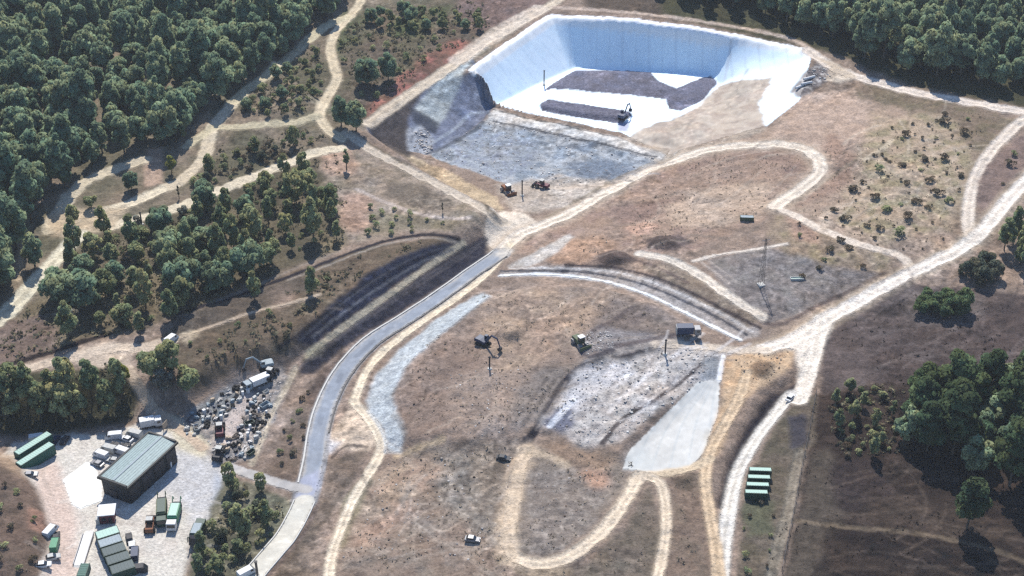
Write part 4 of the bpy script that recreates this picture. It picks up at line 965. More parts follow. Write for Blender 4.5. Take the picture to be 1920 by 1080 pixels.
bushes([(150, 450), (340, 400), (560, 320), (640, 440), (480, 520), (340, 580), (240, 630)], 5.0, 31, 'pale low bush among the trees of the thicket', 'low bushes in the thicket', BUSH, .5, 1.2, 70)
bushes([(1480, 400), (1560, 380), (1680, 230), (1830, 220), (1800, 430), (1700, 490), (1500, 450)], 6.0, 32, 'tiny dry bush scattered between the planted shrubs', 'tiny dry bushes on the shrub slope', DBUSH, .2, .55, 55)
bushes([(440, 215), (500, 150), (600, 70), (615, 100), (605, 185), (580, 220)], 4.5, 21, 'low olive bush in the wedge between the forked tracks', 'bushes in the wedge between the tracks', BUSH)
bushes([(360, 350), (400, 300), (560, 250), (600, 262), (540, 300), (400, 355)], 4.0, 22, 'low bush under the sandy track on the dark slope', 'bushes on the dark slope', BUSH + DBUSH)
bushes([(640, 60), (700, 20), (910, 40), (840, 90), (780, 130), (700, 200), (640, 140)], 5.5, 23, 'low bush on the rough ground left of the rim road', 'bushes left of the rim road', BUSH)
bushes([(690, 380), (780, 405), (840, 420), (760, 435), (690, 445)], 4.5, 24, 'low olive bush on the bare ground above the junction', 'bushes above the junction', BUSH, .5, 1)
bushes([(350, 640), (440, 600), (560, 560), (620, 520), (540, 620), (440, 680), (370, 720)], 7, 25, 'small bush on the brown slope above the scrap yard', 'bushes on the brown slope', BUSH + DBUSH, .4, .9)
bushes([(1390, 945), (1460, 940), (1450, 1060), (1390, 1080)], 5.2, 26, 'low bush on the verge below the green containers', 'bushes below the green containers', BUSH + DBUSH, .3, 1.1)
bushes([(540, 960), (560, 950), (510, 1020), (480, 1040)], 3.0, 27, 'low bush beside the pale concrete road', 'bushes beside the concrete road', BUSH, .4, .8)
bushes([(530, 790), (580, 730), (575, 850), (520, 880)], 3.5, 28, 'low bush between the scrap yard and the paved road', 'bushes beside the paved road', BUSH + DBUSH, .4, .9)
bushes([(0, 860), (40, 880), (80, 980), (70, 1080), (0, 1080)], 4.5, 29, 'low dry bush on the bank at the lower left corner', 'bushes on the lower left bank', BUSH + DBUSH, .4, 1)
bushes([(1550, 745), (1650, 725), (1700, 850), (1590, 860)], 3.4, 30, 'low bush among thin trees beside the dark wood', 'bushes beside the dark wood', BUSH + DBUSH, .5, 1)

# ground cover nobody could count: low scrub and dry tufts, each one object
def cover(name, P_list, dens, seed, mat, size, leaves, hgt):
    rg = np.random.default_rng(seed); pos = []
    for P in P_list:
        W = W0(P); msk = inside(W, 2.0); jj, ii = np.where(msk & (TRK < .12))
        n = int(len(jj) * RES * RES * dens)
        if n < 1: continue
        k = rg.choice(len(jj), n); x = X0 + (ii[k] + rg.random(n)) * RES; yv = Y0 + (jj[k] + rg.random(n)) * RES
        keep = samp(NC, x, yv) + .5 * samp(NB, x, yv) > rg.uniform(-.5, .35, n)
        pos.append(np.stack([x[keep], yv[keep]], 1))
    p = np.concatenate(pos); n = len(p); s = rg.uniform(.5, 1.4, n)
    p = np.repeat(p, leaves, 0); s = np.repeat(s, leaves); br = np.repeat(rg.uniform(.65, 1.3, n), leaves)
    m = len(p); q = p + rg.normal(size=(m, 2)) * size * .55 * s[:, None]
    z = samp(H, q[:, 0], q[:, 1]) + np.abs(rg.normal(size=m)) * hgt * s * .5 + .05
    nrm = rand_dirs(rg, m); nrm[:, 2] = np.abs(nrm[:, 2]) + .2; nrm /= np.linalg.norm(nrm, axis=1, keepdims=True)
    br = br * rg.uniform(.8, 1.2, m)
    V, F, Cc = leaf_quads(rg, np.column_stack([q, z]), nrm, size * s * rg.uniform(.5, 1, m), np.stack([br * 1.02, br, br * .95], 1))
    o = link(name, mesh_np(name, V, F, Cc, False, mat)); o['kind'] = 'stuff'
BR = [[(0, 640), (60, 570), (200, 440), (330, 385), (560, 300), (640, 290), (650, 460), (560, 500), (340, 590), (200, 630), (0, 690)],
      [(440, 215), (500, 140), (620, 60), (625, 190), (590, 225)], [(340, 350), (400, 290), (560, 240), (620, 262), (540, 305), (400, 365)],
      [(640, 40), (900, 0), (920, 60), (800, 130), (690, 215), (640, 150)], [(340, 700), (340, 640), (470, 590), (690, 470), (800, 448), (700, 500), (610, 565), (530, 640), (440, 680)],
      [(400, 1080), (420, 900), (500, 910), (530, 960), (470, 1060)], [(1560, 740), (1690, 720), (1700, 860), (1560, 850)], [(-40, 700), (240, 690), (255, 790), (-40, 800)]]
cover('undergrowth', BR, .22, 41, ML['scrub'], .8, 9, .8)
cover('dry_grass', [[(600, 1080), (700, 860), (960, 840), (1160, 860), (1340, 900), (1340, 1080)], [(760, 690), (900, 560), (1150, 550), (1300, 640), (1000, 790), (760, 830)],
                    [(1450, 390), (1560, 270), (1850, 205), (1800, 440), (1700, 490), (1500, 440)], [(1060, 480), (1300, 300), (1500, 290), (1450, 390), (1250, 470)], [(0, 860), (60, 900), (80, 1080), (0, 1080)]], .22, 42, ML['straw'], .42, 4, .35)
cover('field_stubble', [[(1440, 1080), (1520, 760), (1700, 700), (1920, 720), (1920, 1080)], [(1550, 620), (1700, 540), (1920, 560), (1920, 720), (1660, 720)]], .14, 43, ML['stubble'], .4, 4, .3)
def rubble(name, items, seed):
    rg = np.random.default_rng(seed); V = []; F = []; Q = []
    cube = np.array([(-1, -1, -1), (1, -1, -1), (1, 1, -1), (-1, 1, -1), (-1, -1, 1), (1, -1, 1), (1, 1, 1), (-1, 1, 1)], float)
    cf = np.array([(3, 2, 1, 0), (4, 5, 6, 7), (0, 1, 5, 4), (1, 2, 6, 5), (2, 3, 7, 6), (3, 0, 4, 7)])
    for P, n, s0, s1, pal in items:
        W = W0(P); jj, ii = np.where(inside(W, 1.5) & (TRK < .5)); k = rg.choice(len(jj), n)
        x = X0 + (ii[k] + rg.random(n)) * RES; y = Y0 + (jj[k] + rg.random(n)) * RES; z = samp(H, x, y)
        for q in range(n):
            s = .55 * (s0 + (s1 - s0) * rg.random() ** 3); d = s * rg.uniform(.35, 1, 3) * [1, 1, .6]; a = rg.uniform(0, 6.28)
            c = cube * d * rg.uniform(.6, 1.1, (8, 3)); r_ = np.array([[math.cos(a), -math.sin(a), 0], [math.sin(a), math.cos(a), 0], [0, 0, 1]])
            o = len(V) * 8; V.append(c @ r_.T + [x[q], y[q], z[q] + d[2] * .4]); F.append(cf + o); Q.append(np.repeat(pal[rg.integers(len(pal))][None] * rg.uniform(.7, 1.2), 8, 0))
    o = link(name, mesh_np(name, np.concatenate(V), np.concatenate(F), np.clip(np.concatenate(Q), .01, .8), False, M_SOIL)); o['kind'] = 'stuff'
GR = [S(200, 196, 192), S(182, 176, 172), S(164, 158, 156), S(214, 212, 210)]; BN = [S(158, 140, 126), S(132, 116, 104), S(108, 94, 84), S(184, 168, 152)]
rubble('rubble', [([(1022, 800), (1060, 738), (1090, 695), (1130, 680), (1240, 656), (1345, 652), (1320, 712), (1240, 770), (1160, 825), (1100, 845), (1060, 815)], 800, .2, .9, GR),
                  ([(1090, 640), (1110, 618), (1150, 625), (1150, 655), (1100, 668)], 260, .2, .8, GR), ([(345, 800), (430, 722), (530, 690), (520, 770), (470, 866), (405, 866)], 900, .15, .6, GR),
                  (CELL, 700, .2, .9, GR), ([(830, 700), (1000, 690), (990, 800), (880, 830)], 350, .15, .6, GR + BN), ([(760, 700), (900, 570), (1130, 550), (1230, 600), (1000, 780), (780, 830)], 350, .15, .7, BN),
                  ([(640, 1060), (720, 870), (960, 845), (940, 1060)], 450, .15, .7, BN + GR[:3]), ([(1000, 880), (1140, 880), (1060, 1030), (990, 1030)], 220, .15, .6, BN + GR[:3]), ([(1480, 160), (1505, 135), (1550, 125), (1555, 145), (1500, 172)], 120, .3, 1.1, GR),
                  ([(1380, 660), (1480, 660), (1440, 715), (1390, 720)], 120, .2, .8, BN), ([(1060, 480), (1300, 310), (1490, 290), (1450, 380), (1230, 470)], 160, .2, .7, BN), ([(760, 258), (800, 240), (815, 270), (790, 290)], 90, .4, 1.4, GR)], 77)
TREES = ('TREES', n1, n2, n3, n4, n5, n6, n7, n8, n9, n10, n11, n12, n13, n14)

# ------------------------------------------------------------------ mesh builder for built objects
class MB:
    def __init__(s): s.v = []; s.f = []
    def add(s, v, f):
        o = len(s.v); s.v += [tuple(p) for p in v]; s.f += [tuple(i + o for i in q) for q in f]; return s
    def box(s, c, d, top=None, rz=0.0, shift=(0, 0)):
        """c centre of the base, d sizes; top = (kx, ky) scales the upper face, shift moves it"""
        kx, ky = top or (1, 1); x, y, z = d[0] / 2, d[1] / 2, d[2]
        P = [(-x, -y, 0), (x, -y, 0), (x, y, 0), (-x, y, 0)] + [(a * x * kx + shift[0], b * y * ky + shift[1], z) for a, b in ((-1, -1), (1, -1), (1, 1), (-1, 1))]
        cs, sn = math.cos(rz), math.sin(rz)
        P = [(c[0] + p[0] * cs - p[1] * sn, c[1] + p[0] * sn + p[1] * cs, c[2] + p[2]) for p in P]
        return s.add(P, [(3, 2, 1, 0), (4, 5, 6, 7), (0, 1, 5, 4), (1, 2, 6, 5), (2, 3, 7, 6), (3, 0, 4, 7)])
    def prism(s, prof, y0, y1):
        """closed profile in x,z extruded along y"""
        n = len(prof); P = [(p[0], y0, p[1]) for p in prof] + [(p[0], y1, p[1]) for p in prof]
        return s.add(P, [tuple(range(n)), tuple(range(2 * n - 1, n - 1, -1))] + [((i + 1) % n, i, i + n, (i + 1) % n + n) for i in range(n)])
    def cyl(s, a, b, r, n=12, r2=None):
        a = np.array(a, float); b = np.array(b, float); d = b - a; d /= np.linalg.norm(d)
        u = np.cross(d, [0, 0, 1] if abs(d[2]) < .9 else [1, 0, 0]); u /= np.linalg.norm(u); w = np.cross(d, u); r2 = r if r2 is None else r2
        P = [a + (u * math.cos(t) + w * math.sin(t)) * r for t in np.arange(n) * 2 * math.pi / n] + [b + (u * math.cos(t) + w * math.sin(t)) * r2 for t in np.arange(n) * 2 * math.pi / n]
        return s.add(P, [tuple(range(n - 1, -1, -1)), tuple(range(n, 2 * n))] + [(i, (i + 1) % n, (i + 1) % n + n, i + n) for i in range(n)])
    def tube(s, pts, r, n=8):
        for i in range(len(pts) - 1): s.cyl(pts[i], pts[i + 1], r, n)
        return s
    def mesh(s, name, mat, bevel=0.0):
        me = bpy.data.meshes.new(name); me.from_pydata(s.v, [], s.f); me.update()
        import bmesh
        b = bmesh.new(); b.from_mesh(me)
        bmesh.ops.recalc_face_normals(b, faces=b.faces)
        if bevel: bmesh.ops.bevel(b, geom=[e for e in b.edges if len(e.link_faces) == 2 and e.calc_face_angle(0) > .6], offset=bevel, segments=2, affect='EDGES', profile=.6)
        b.to_mesh(me); b.free(); me.materials.append(mat); return me
    def build(s, name, mat, parent=None, bevel=0.0, loc=None):
        return link(name, s.mesh(name, mat, bevel), parent, loc)

fm = flat_mat
M = dict(dkgreen=fm('dark_green_paint', (.018, .05, .038), .5), teal=fm('teal_paint', (.014, .09, .07), .5), dkteal=fm('dark_teal_paint', (.022, .05, .058), .5), mint=fm('pale_mint_paint', (.30, .45, .39), .5, 0, .08), roofgrey=fm('roof_sheet', (.24, .31, .31), .6, 0, .15, 1.2),
         fascia=fm('dark_fascia', (.012, .015, .017), .6), wallgreen=fm('shed_wall', (.013, .018, .023), .7), white=fm('white_paint', (.56, .57, .58), .5, 0, .2), glass=fm('dark_glass', (.02, .025, .03), .1, 0, .1, spec=.6),
         rubber=fm('rubber', (.02, .02, .02), .9), steel=fm('dull_steel', (.22, .22, .23), .5, .3), dark=fm('dark_metal', (.03, .03, .035), .6), maroon=fm('maroon_paint', (.12, .03, .04), .6), yellow=fm('machine_yellow', (.45, .28, .04), .55),
         orange=fm('rust', (.20, .09, .05), .85), navy=fm('navy_paint', (.02, .035, .08), .5), silver=fm('silver_paint', (.22, .22, .23), .35, .2), red=fm('red_paint', (.35, .04, .03), .45), conc=fm('cast_concrete', (.50, .49, .46), .9),
         wood=fm('grey_wood', (.12, .10, .085), .9), bluegrey=fm('blue_grey', (.24, .29, .32), .6), greenlt=fm('machine_green', (.06, .22, .12), .5), tan=fm('tan_board', (.40, .32, .24), .9), olive=fm('olive_paint', (.09, .11, .06), .7), dirtw=fm('dirty_white', (.42, .42, .40), .7, 0, .2))

def gp(px, py):
    x, y, z = ground_at(px, py); return float(x), float(y), float(z)
def heading(p, q):
    a = gp(*p); b = gp(*q); return math.atan2(b[1] - a[1], b[0] - a[0])

def wheel(parent, x, y, r, w, mesh_cache={}):
    k = (r, w)
    if k not in mesh_cache:
        mesh_cache[k] = (MB().cyl((0, -w / 2, 0), (0, w / 2, 0), r, 14).mesh('wheel', M['rubber'], .03), MB().cyl((0, -w / 2 - .01, 0), (0, w / 2 + .01, 0), r * .55, 10).mesh('rim', M['steel']))
    o = link('wheel', mesh_cache[k][0], parent, (x, y, r)); link('rim', mesh_cache[k][1], o)

def car(px, py, rz, paint, label, van=False, cat='car', group=None):
    t = thing('van' if van else 'car', label, 'van' if van else cat, gp(px, py), rz, group)
    if van:
        body = [(-2.5, .35), (2.5, .35), (2.55, .9), (2.3, 1.15), (1.5, 2.1), (1.2, 2.2), (-2.45, 2.2), (-2.55, 1.2)]
        win = [(1.66, 1.98), (2.32, 1.2), (2.36, 1.22), (1.70, 2.02)]
        MB().prism(body, -.95, .95).build('body', M[paint], t, .06)
        MB().prism(win, -.85, .85).build('windscreen', M['glass'], t)
        MB().box((1.2, 0, 1.3), (.9, 1.94, .6), (.8, 1)).build('side_window', M['glass'], t)
        wx = 1.55
    else:
        MB().prism([(-2.1, .3), (2.1, .3), (2.15, .65), (1.9, .85), (1.0, .95), (-1.7, .98), (-2.1, .9)], -.87, .87).build('body', M[paint], t, .06)
        MB().prism([(1.05, .95), (.35, 1.45), (-1.2, 1.47), (-1.75, .97)], -.72, .72).build('cabin_glass', M['glass'], t, .04)
        MB().prism([(.33, 1.44), (.3, 1.5), (-1.15, 1.52), (-1.2, 1.45)], -.70, .70).build('roof', M[paint], t)
        wx = 1.3
    t.scale = (.92, .92, .92)
    for a in (-1, 1):
        for b in (-1, 1): wheel(t, a * wx, b * .8, .33, .22)
    MB().box((2.1 if not van else 2.5, .6, .62), (.12, .35, .16)).build('headlight', M['silver'], t)
    MB().box((2.1 if not van else 2.5, -.6, .62), (.12, .35, .16)).build('headlight', M['silver'], t)
    return t

def truck_base(t, L, cabcol, cab_len=2.0, h=2.7):
    MB().box((0, 0, .7), (L, .9, .3)).build('chassis', M['dark'], t)
    x = L / 2
    cb = MB().prism([(x - cab_len, .6), (x, .6), (x + .05, 1.5), (x - .2, h), (x - cab_len, h)], -1.2, 1.2).build('cab', M[cabcol], t, .08)
    MB().prism([(x + .03, 1.55), (x + .08, 1.55), (x - .13, h - .25), (x - .19, h - .25)], -1.05, 1.05).build('windscreen', M['glass'], cb)
    MB().box((x - .95, 0, 1.6), (.9, 2.44, .75)).build('side_window', M['glass'], cb)
    for wx in (x - 1.2, -x + 2.3, -x + 1.1):
        for s in (-1, 1): wheel(t, wx, s * 1.0, .5, .35)

def refuse_truck(px, py, rz, L, body, lid, cabcol, label):
    t = thing('refuse_truck', label, 'truck', gp(px, py), rz); truck_base(t, L, cabcol)
    x0, x1 = -L / 2 + 1.2, L / 2 - 2.3
    MB().prism([(x0, 1.05), (x1, 1.05), (x1, 3.0), (x1 - .4, 3.3), (x0 + .3, 3.3), (x0, 3.0)], -1.24, 1.24).build('body', M[body], t, .07)
    MB().box(((x0 + x1) / 2, 0, 3.3), (x1 - x0 - .8, 2.0, .12)).build('roof_panel', M[lid], t)
    m = MB()
    for k in range(5):
        for s in (-1, 1): m.box((x0 + .5 + k * (x1 - x0 - 1) / 4, s * 1.27, 1.1), (.12, .08, 1.85))
    m.build('side_rib', M[body], t)
    MB().prism([(-L / 2 - .2, .8), (x0 - .02, .8), (x0 - .02, 3.1), (-L / 2 + .3, 2.7)], -1.15, 1.15).build('tail_hopper', M['dark'], t, .05)
    m = MB()
    for s in (-1, 1): m.tube([(-L / 2 + .6, s * 1.0, 2.9), (-L / 2 - .5, s * 1.0, 3.8), (-L / 2 - .9, s * 1.0, 2.6)], .12, 6)
    m.build('lift_arm', M[body], t)
    return t

def container(x, y, z, rz, d, body, lid, label, group=None, name='container', ribs=9):
    L, W, Hh = d
    t = thing(name, label, 'container', (x, y, z), rz, group)
    m = MB().box((0, 0, .12), (L - .12, W - .12, Hh - .2))
    for k in range(ribs):
        xx = -L / 2 + .35 + k * (L - .7) / (ribs - 1)
        for s in (-1, 1): m.box((xx, s * (W / 2 - .05), .2), (L / ribs * .45, .08, Hh - .4))
    m.build('side_panel', M[body], t)
    m = MB()
    for a in (-1, 1):
        for b in (-1, 1): m.box((a * (L / 2 - .08), b * (W / 2 - .08), 0), (.18, .18, Hh))
    for b in (-1, 1):
        m.box((0, b * (W / 2 - .06), Hh - .16), (L - .34, .12, .15)); m.box((0, b * (W / 2 - .06), .01), (L - .34, .12, .15))
    m.build('corner_frame', M['dkgreen' if body != 'white' else 'steel'], t)
    m = MB().box((0, 0, Hh - .08), (L - .3, W - .3, .06))
    for k in range(ribs): m.box((-L / 2 + .4 + k * (L - .8) / (ribs - 1), 0, Hh - .02), (L / ribs * .5, W - .5, .04))
    m.build('roof', M[lid], t)
    for s in (-1, 1):
        dr_ = MB().box((L / 2 - .01, s * W * .24, .22), (.07, W * .44, Hh - .45)).build('door', M[body], t)
        MB().cyl((L / 2 + .06, s * W * .12, .3), (L / 2 + .06, s * W * .12, Hh - .3), .025, 6).build('lock_bar', M['steel'], dr_)
    return t

def tracks(t, L, w, gap, h=.9):
    for s in (-1, 1):
        prof = [(L / 2 - .35, 0), (L / 2, .3), (L / 2, h - .3), (L / 2 - .35, h), (-L / 2 + .35, h), (-L / 2, h - .3), (-L / 2, .3), (-L / 2 + .35, 0)]
        MB().prism(prof, s * gap - w / 2, s * gap + w / 2).build('track', M['rubber'], t)

def excavator(px, py, rz, paint, label, arm=0.0):
    t = thing('excavator', label, 'excavator', gp(px, py), rz); tracks(t, 4.2, .6, 1.1)
    MB().cyl((0, 0, .85), (0, 0, 1.15), .8, 16).build('turntable', M['dark'], t)
    MB().prism([(1.3, 1.15), (1.3, 1.9), (-.4, 2.2), (-2.1, 2.2), (-2.4, 1.9), (-2.4, 1.15)], -1.3, 1.3).build('engine_house', M[paint], t, .08)
    cb = MB().prism([(.15, 1.9), (1.55, 1.9), (1.5, 2.4), (1.1, 3.2), (.15, 3.2)], .35, 1.28).build('cab', M[paint], t, .05)
    MB().prism([(.3, 2.3), (1.54, 2.3), (1.15, 3.0), (.3, 3.0)], .32, 1.31).build('window', M['glass'], cb)
    MB().tube([(1.0, -.2, 1.9), (3.3, -.2, 4.6), (5.2, -.2, 4.3)], .26).build('boom', M[paint], t)
    MB().tube([(5.2, -.2, 4.4), (6.3, -.2, 1.6)], .2).build('stick', M[paint], t)
    MB().prism([(5.8, .5), (6.6, .5), (6.7, 1.6), (6.2, 1.7), (5.6, 1.1)], -.8, .4).build('bucket', M['dark'], t, .04)
    MB().cyl((1.8, -.2, 2.0), (3.0, -.2, 3.9), .1, 8).build('ram', M['steel'], t)
    return t

def loader(px, py, rz, paint, label, name='wheel_loader', cat='loader'):
    t = thing(name, label, cat, gp(px, py), rz)
    MB().prism([(-2.8, .9), (-.2, .8), (.2, 1.4), (-.2, 1.9), (-2.6, 1.9), (-2.8, 1.6)], -1.0, 1.0).build('body', M[paint], t, .06)
    MB().box((1.1, 0, .7), (1.9, 1.5, .7)).build('front_frame', M[paint], t, .05)
    cb = MB().prism([(-.7, 1.9), (.7, 1.9), (.6, 3.2), (-.6, 3.2)], -.75, .75).build('cab', M['glass'], t, .04)
    MB().box((0, 0, 3.2), (1.5, 1.7, .15)).build('cab_roof', M['dirtw'], cb)
    m = MB()
    for s in (-1, 1): m.tube([(.9, s * .6, 1.6), (2.4, s * .6, 1.5), (3.1, s * .6, .6)], .13, 6)
    m.build('lift_arm', M[paint], t)
    MB().prism([(2.8, .15), (4.1, .1), (3.4, .5), (3.2, 1.4), (2.8, 1.2)], -1.45, 1.45).build('bucket', M['dark'], t)
    for a in (-1.7, 1.4):
        for s in (-1, 1): wheel(t, a, s * 1.1, .75, .6)
    return t

def compactor(px, py, rz, paint, label):
    t = thing('compactor', label, 'compactor', gp(px, py), rz)
    MB().prism([(-3.0, 1.0), (.8, 1.0), (.8, 2.0), (-.6, 2.3), (-3.0, 2.2)], -1.1, 1.1).build('body', M[paint], t, .08)
    cb = MB().prism([(-.3, 2.3), (1.2, 2.0), (1.1, 3.5), (-.2, 3.5)], -.85, .85).build('cab', M['glass'], t, .04)
    MB().box((.45, 0, 3.5), (1.7, 1.9, .16)).build('cab_roof', M['white'], cb)
    for a in (-2.0, 1.6):
        for s in (-1, 1):
            m = MB().cyl((a, s * 1.15 - .5, .85), (a, s * 1.15 + .5, .85), .75, 14)
            for q in range(10):
                tt = q * .628; m.box((a + math.cos(tt) * .78, s * 1.15, .75 + math.sin(tt) * .78), (.18, .9, .2))
            m.build('drum_wheel', M['steel'], t)
    MB().prism([(3.0, .1), (3.2, .1), (3.25, 1.6), (3.0, 1.5)], -1.9, 1.9).build('blade', M[paint], t)
    m = MB()
    for s in (-1, 1): m.tube([(1.0, s * .8, 1.0), (3.05, s * .8, .7)], .12, 6)
    m.build('push_arm', M['dark'], t)
    return t

# ------------------------------------------------------------------ the depot shed
def shed():
    ze = 6.2
    q = [unproj(a, b, ze) for a, b in ((187, 894), (239, 913), (327, 832), (280, 811))]
    q = np.array([[float(a), float(b)] for a, b in q]); c = q.mean(0)
    ax = ((q[2] - q[1]) + (q[3] - q[0])) / 2; L = np.linalg.norm(ax); ang = math.atan2(ax[1], ax[0])
    ay = np.array([-ax[1], ax[0]]) / L; Wd = abs(((q[0] - q[1] + q[3] - q[2]) / 2) @ ay)
    z = float(samp(H, c[0], c[1]))
    t = thing('shed', 'long dark green shed with a pale ribbed grey roof in the depot yard', 'building', (c[0], c[1], z), ang)
    h = ze - z; w = Wd / 2
    MB().prism([(-w, 0), (w, 0), (w, h - .1), (0, h + .42), (-w, h - .1)], -L / 2 + .2, L / 2 - .2)
    m = MB(); n = 5
    prof = [(-w + .15, -.3), (w - .15, -.3), (w - .15, h - .15), (0, h + .3), (-w + .15, h - .15)]
    P = [(-L / 2 + .2, p[0], p[1]) for p in prof] + [(L / 2 - .2, p[0], p[1]) for p in prof]
    m.add(P, [(0, 1, 2, 3, 4), (9, 8, 7, 6, 5)] + [((i + 1) % n, i, i + n, (i + 1) % n + n) for i in range(n)])
    k = 0
    while -L / 2 + .5 + k * .9 < L / 2 - .3:
        for s in (-1, 1): m.box((-L / 2 + .5 + k * .9, s * (w - .13), .1), (.4, .06, h - .5))
        k += 1
    m.build('wall', M['wallgreen'], t)
    # roof: two pitched sheets with standing ribs, a dark edge trim and a skylight strip
    m = MB()
    for s in (-1, 1):
        m.add([(-L / 2, s * w, h), (L / 2, s * w, h), (L / 2, 0, h + .5), (-L / 2, 0, h + .5), (-L / 2, s * w, h - .1), (L / 2, s * w, h - .1), (L / 2, 0, h + .4), (-L / 2, 0, h + .4)],
              [(0, 1, 2, 3), (7, 6, 5, 4), (0, 4, 5, 1), (1, 5, 6, 2), (2, 6, 7, 3), (3, 7, 4, 0)])
        for k in range(6):
            y = w * (k + .5) / 6; zz = h + .5 * (1 - y / w)
            m.add([(-L / 2, s * (y - .05), zz), (L / 2, s * (y - .05), zz), (L / 2, s * (y + .05), zz - .01), (-L / 2, s * (y + .05), zz - .01), (-L / 2, s * (y - .03), zz + .06), (L / 2, s * (y - .03), zz + .06), (L / 2, s * (y + .03), zz + .05), (-L / 2, s * (y + .03), zz + .05)],
                  [(4, 5, 6, 7), (0, 1, 5, 4), (1, 2, 6, 5), (2, 3, 7, 6), (3, 0, 4, 7)])
    rf = m.build('roof', M['roofgrey'], t)
    MB().box((0, 0, h + .49), (L, .5, .12)).build('ridge_cap', M['bluegrey'], rf)
    m = MB()
    for s in (-1, 1):
        m.box((0, s * (w + .28), h - .45), (L + 1.1, .55, .6)); m.box((s * (L / 2 + .28), 0, h - .45), (.55, 2 * w, .95))
    m.build('gutter', M['fascia'], t)
    for k in range(4):
        x = -L / 2 + L * (k + .5) / 4
        d = MB().box((x, -w + .05, 0), (L / 4 - 1.2, .12, h - 1.3)).build('roller_door', M['dark'], t)
        mm = MB()
        for j in range(7): mm.box((x, -w - .02, .2 + j * .45), (L / 4 - 1.3, .05, .08))
        mm.build('door_slat', M['fascia'], d)
    MB().box((-L / 2 + .1, 1.0, 0), (.12, 2.4, 3.0)).build('door', M['dark'], t)
    MB().box((-L / 2 + .1, -2.2, 1.6), (.12, 1.6, 1.0)).build('window', M['glass'], t)
    return t, L, Wd, ang, c
SHED, SHL, SHW, SHA, SHC = shed()

# red cabin with a white flat roof
x, y, z = gp(203, 974)
t = thing('cabin', 'small maroon cabin with an overhanging white flat roof at the corner of the shed', 'cabin', (x, y, z), R(8))
MB().box((0, 0, -.2), (3.6, 3.4, 3.0)).build('wall', M['maroon'], t, .03)
MB().box((0, .3, 2.8), (4.4, 4.4, .28)).build('roof', M['white'], t, .05)
MB().box((-.7, -1.72, 1.1), (1.2, .1, 1.0)).build('window', M['glass'], t)
MB().box((.9, -1.72, 0), (.9, .1, 2.1)).build('door', M['dark'], t)
MB().box((-2.3, -1.2, 0), (.9, 1.6, 2.0)).build('side_box', M['dirtw'], t, .04)
# row of roll-off containers running down from the cabin
g0 = heading((205, 1004), (236, 1080))
for k, (px, py, b, l, lab) in enumerate([(204, 1012, 'dkgreen', 'mint', 'dark green container with a pale mint lid, nearest the maroon cabin'), (209, 1028, 'dkgreen', 'bluegrey', 'dark green container with a blue grey lid, next below the pale mint one'),
                                         (216, 1044, 'dkgreen', 'dkteal', 'dark green container with a dark teal lid, middle of the row below the cabin'), (224, 1060, 'dkgreen', 'dkteal', 'all dark green container, third below the pale mint one'), (232, 1077, 'dkgreen', 'dkteal', 'all dark green container at the bottom end of the row, by the picture edge')]):
    x, y, z = gp(px, py); container(x, y, z, g0 + math.pi / 2, (5.6, 3.0, 2.6), b, l, lab, 'containers in a row below the maroon cabin', 'roll_off_container', 7)
# two long containers at the top left of the yard
hd = heading((28, 866), (100, 838))
for (px, py, lab) in [(66, 848, 'long green container with a pale roof, the farther of the pair beside the hedge'), (70, 868, 'long green container with a pale roof, the nearer of the pair beside the hedge')]:
    x, y, z = gp(px, py); container(x, y, z, hd, (11.0, 2.3, 3.3), 'teal', 'mint', lab, 'pair of long green containers', 'long_container', 15)
# four green containers on the verge at the lower right
for k, (py, lab) in enumerate([(892, 'farthest of the four green containers on the verge beside the pale road'), (906, 'second farthest of the four green containers beside the pale road'), (920, 'second nearest of the four green containers beside the pale road'), (934, 'nearest of the four green containers beside the pale road, its dark side showing')]):
    x, y, z = gp(1424 - k * 2.5, py + 2); container(x, y, z, R(-3), (5.9, 1.55, 2.7), 'dkgreen', 'mint', lab, 'four green containers on the verge', 'green_container', 9)
x, y, z = gp(158, 1078); container(x, y, z, R(90), (4.5, 2.2, 1.8), 'teal', 'teal', 'teal container at the lower end of the white weighbridge', None, 'teal_container', 7)
x, y, z = gp(1400, 412); container(x, y, z, R(-4), (4.6, 1.7, 1.3), 'olive', 'bluegrey', 'small grey green container alone on the bare field near the hooked track', None, 'skip_container', 7)
# weighbridge
x, y, z = gp(157, 1032)
t = thing('weighbridge', 'long white weighbridge deck beside the beige yard lane', 'weighbridge', (x, y, z), R(92))
MB().box((0, 0, 0), (11, 2.3, .45)).build('deck', M['white'], t, .03)
for s in (-1, 1): MB().box((0, s * 1.3, .02), (11, .18, .8)).build('kerb_rail', M['steel'], t)
for s in (-1, 1): MB().prism([(s * 5.5, 0), (s * 7.2, 0), (s * 5.5, .44)], -1.1, 1.1).build('ramp', M['conc'], t)

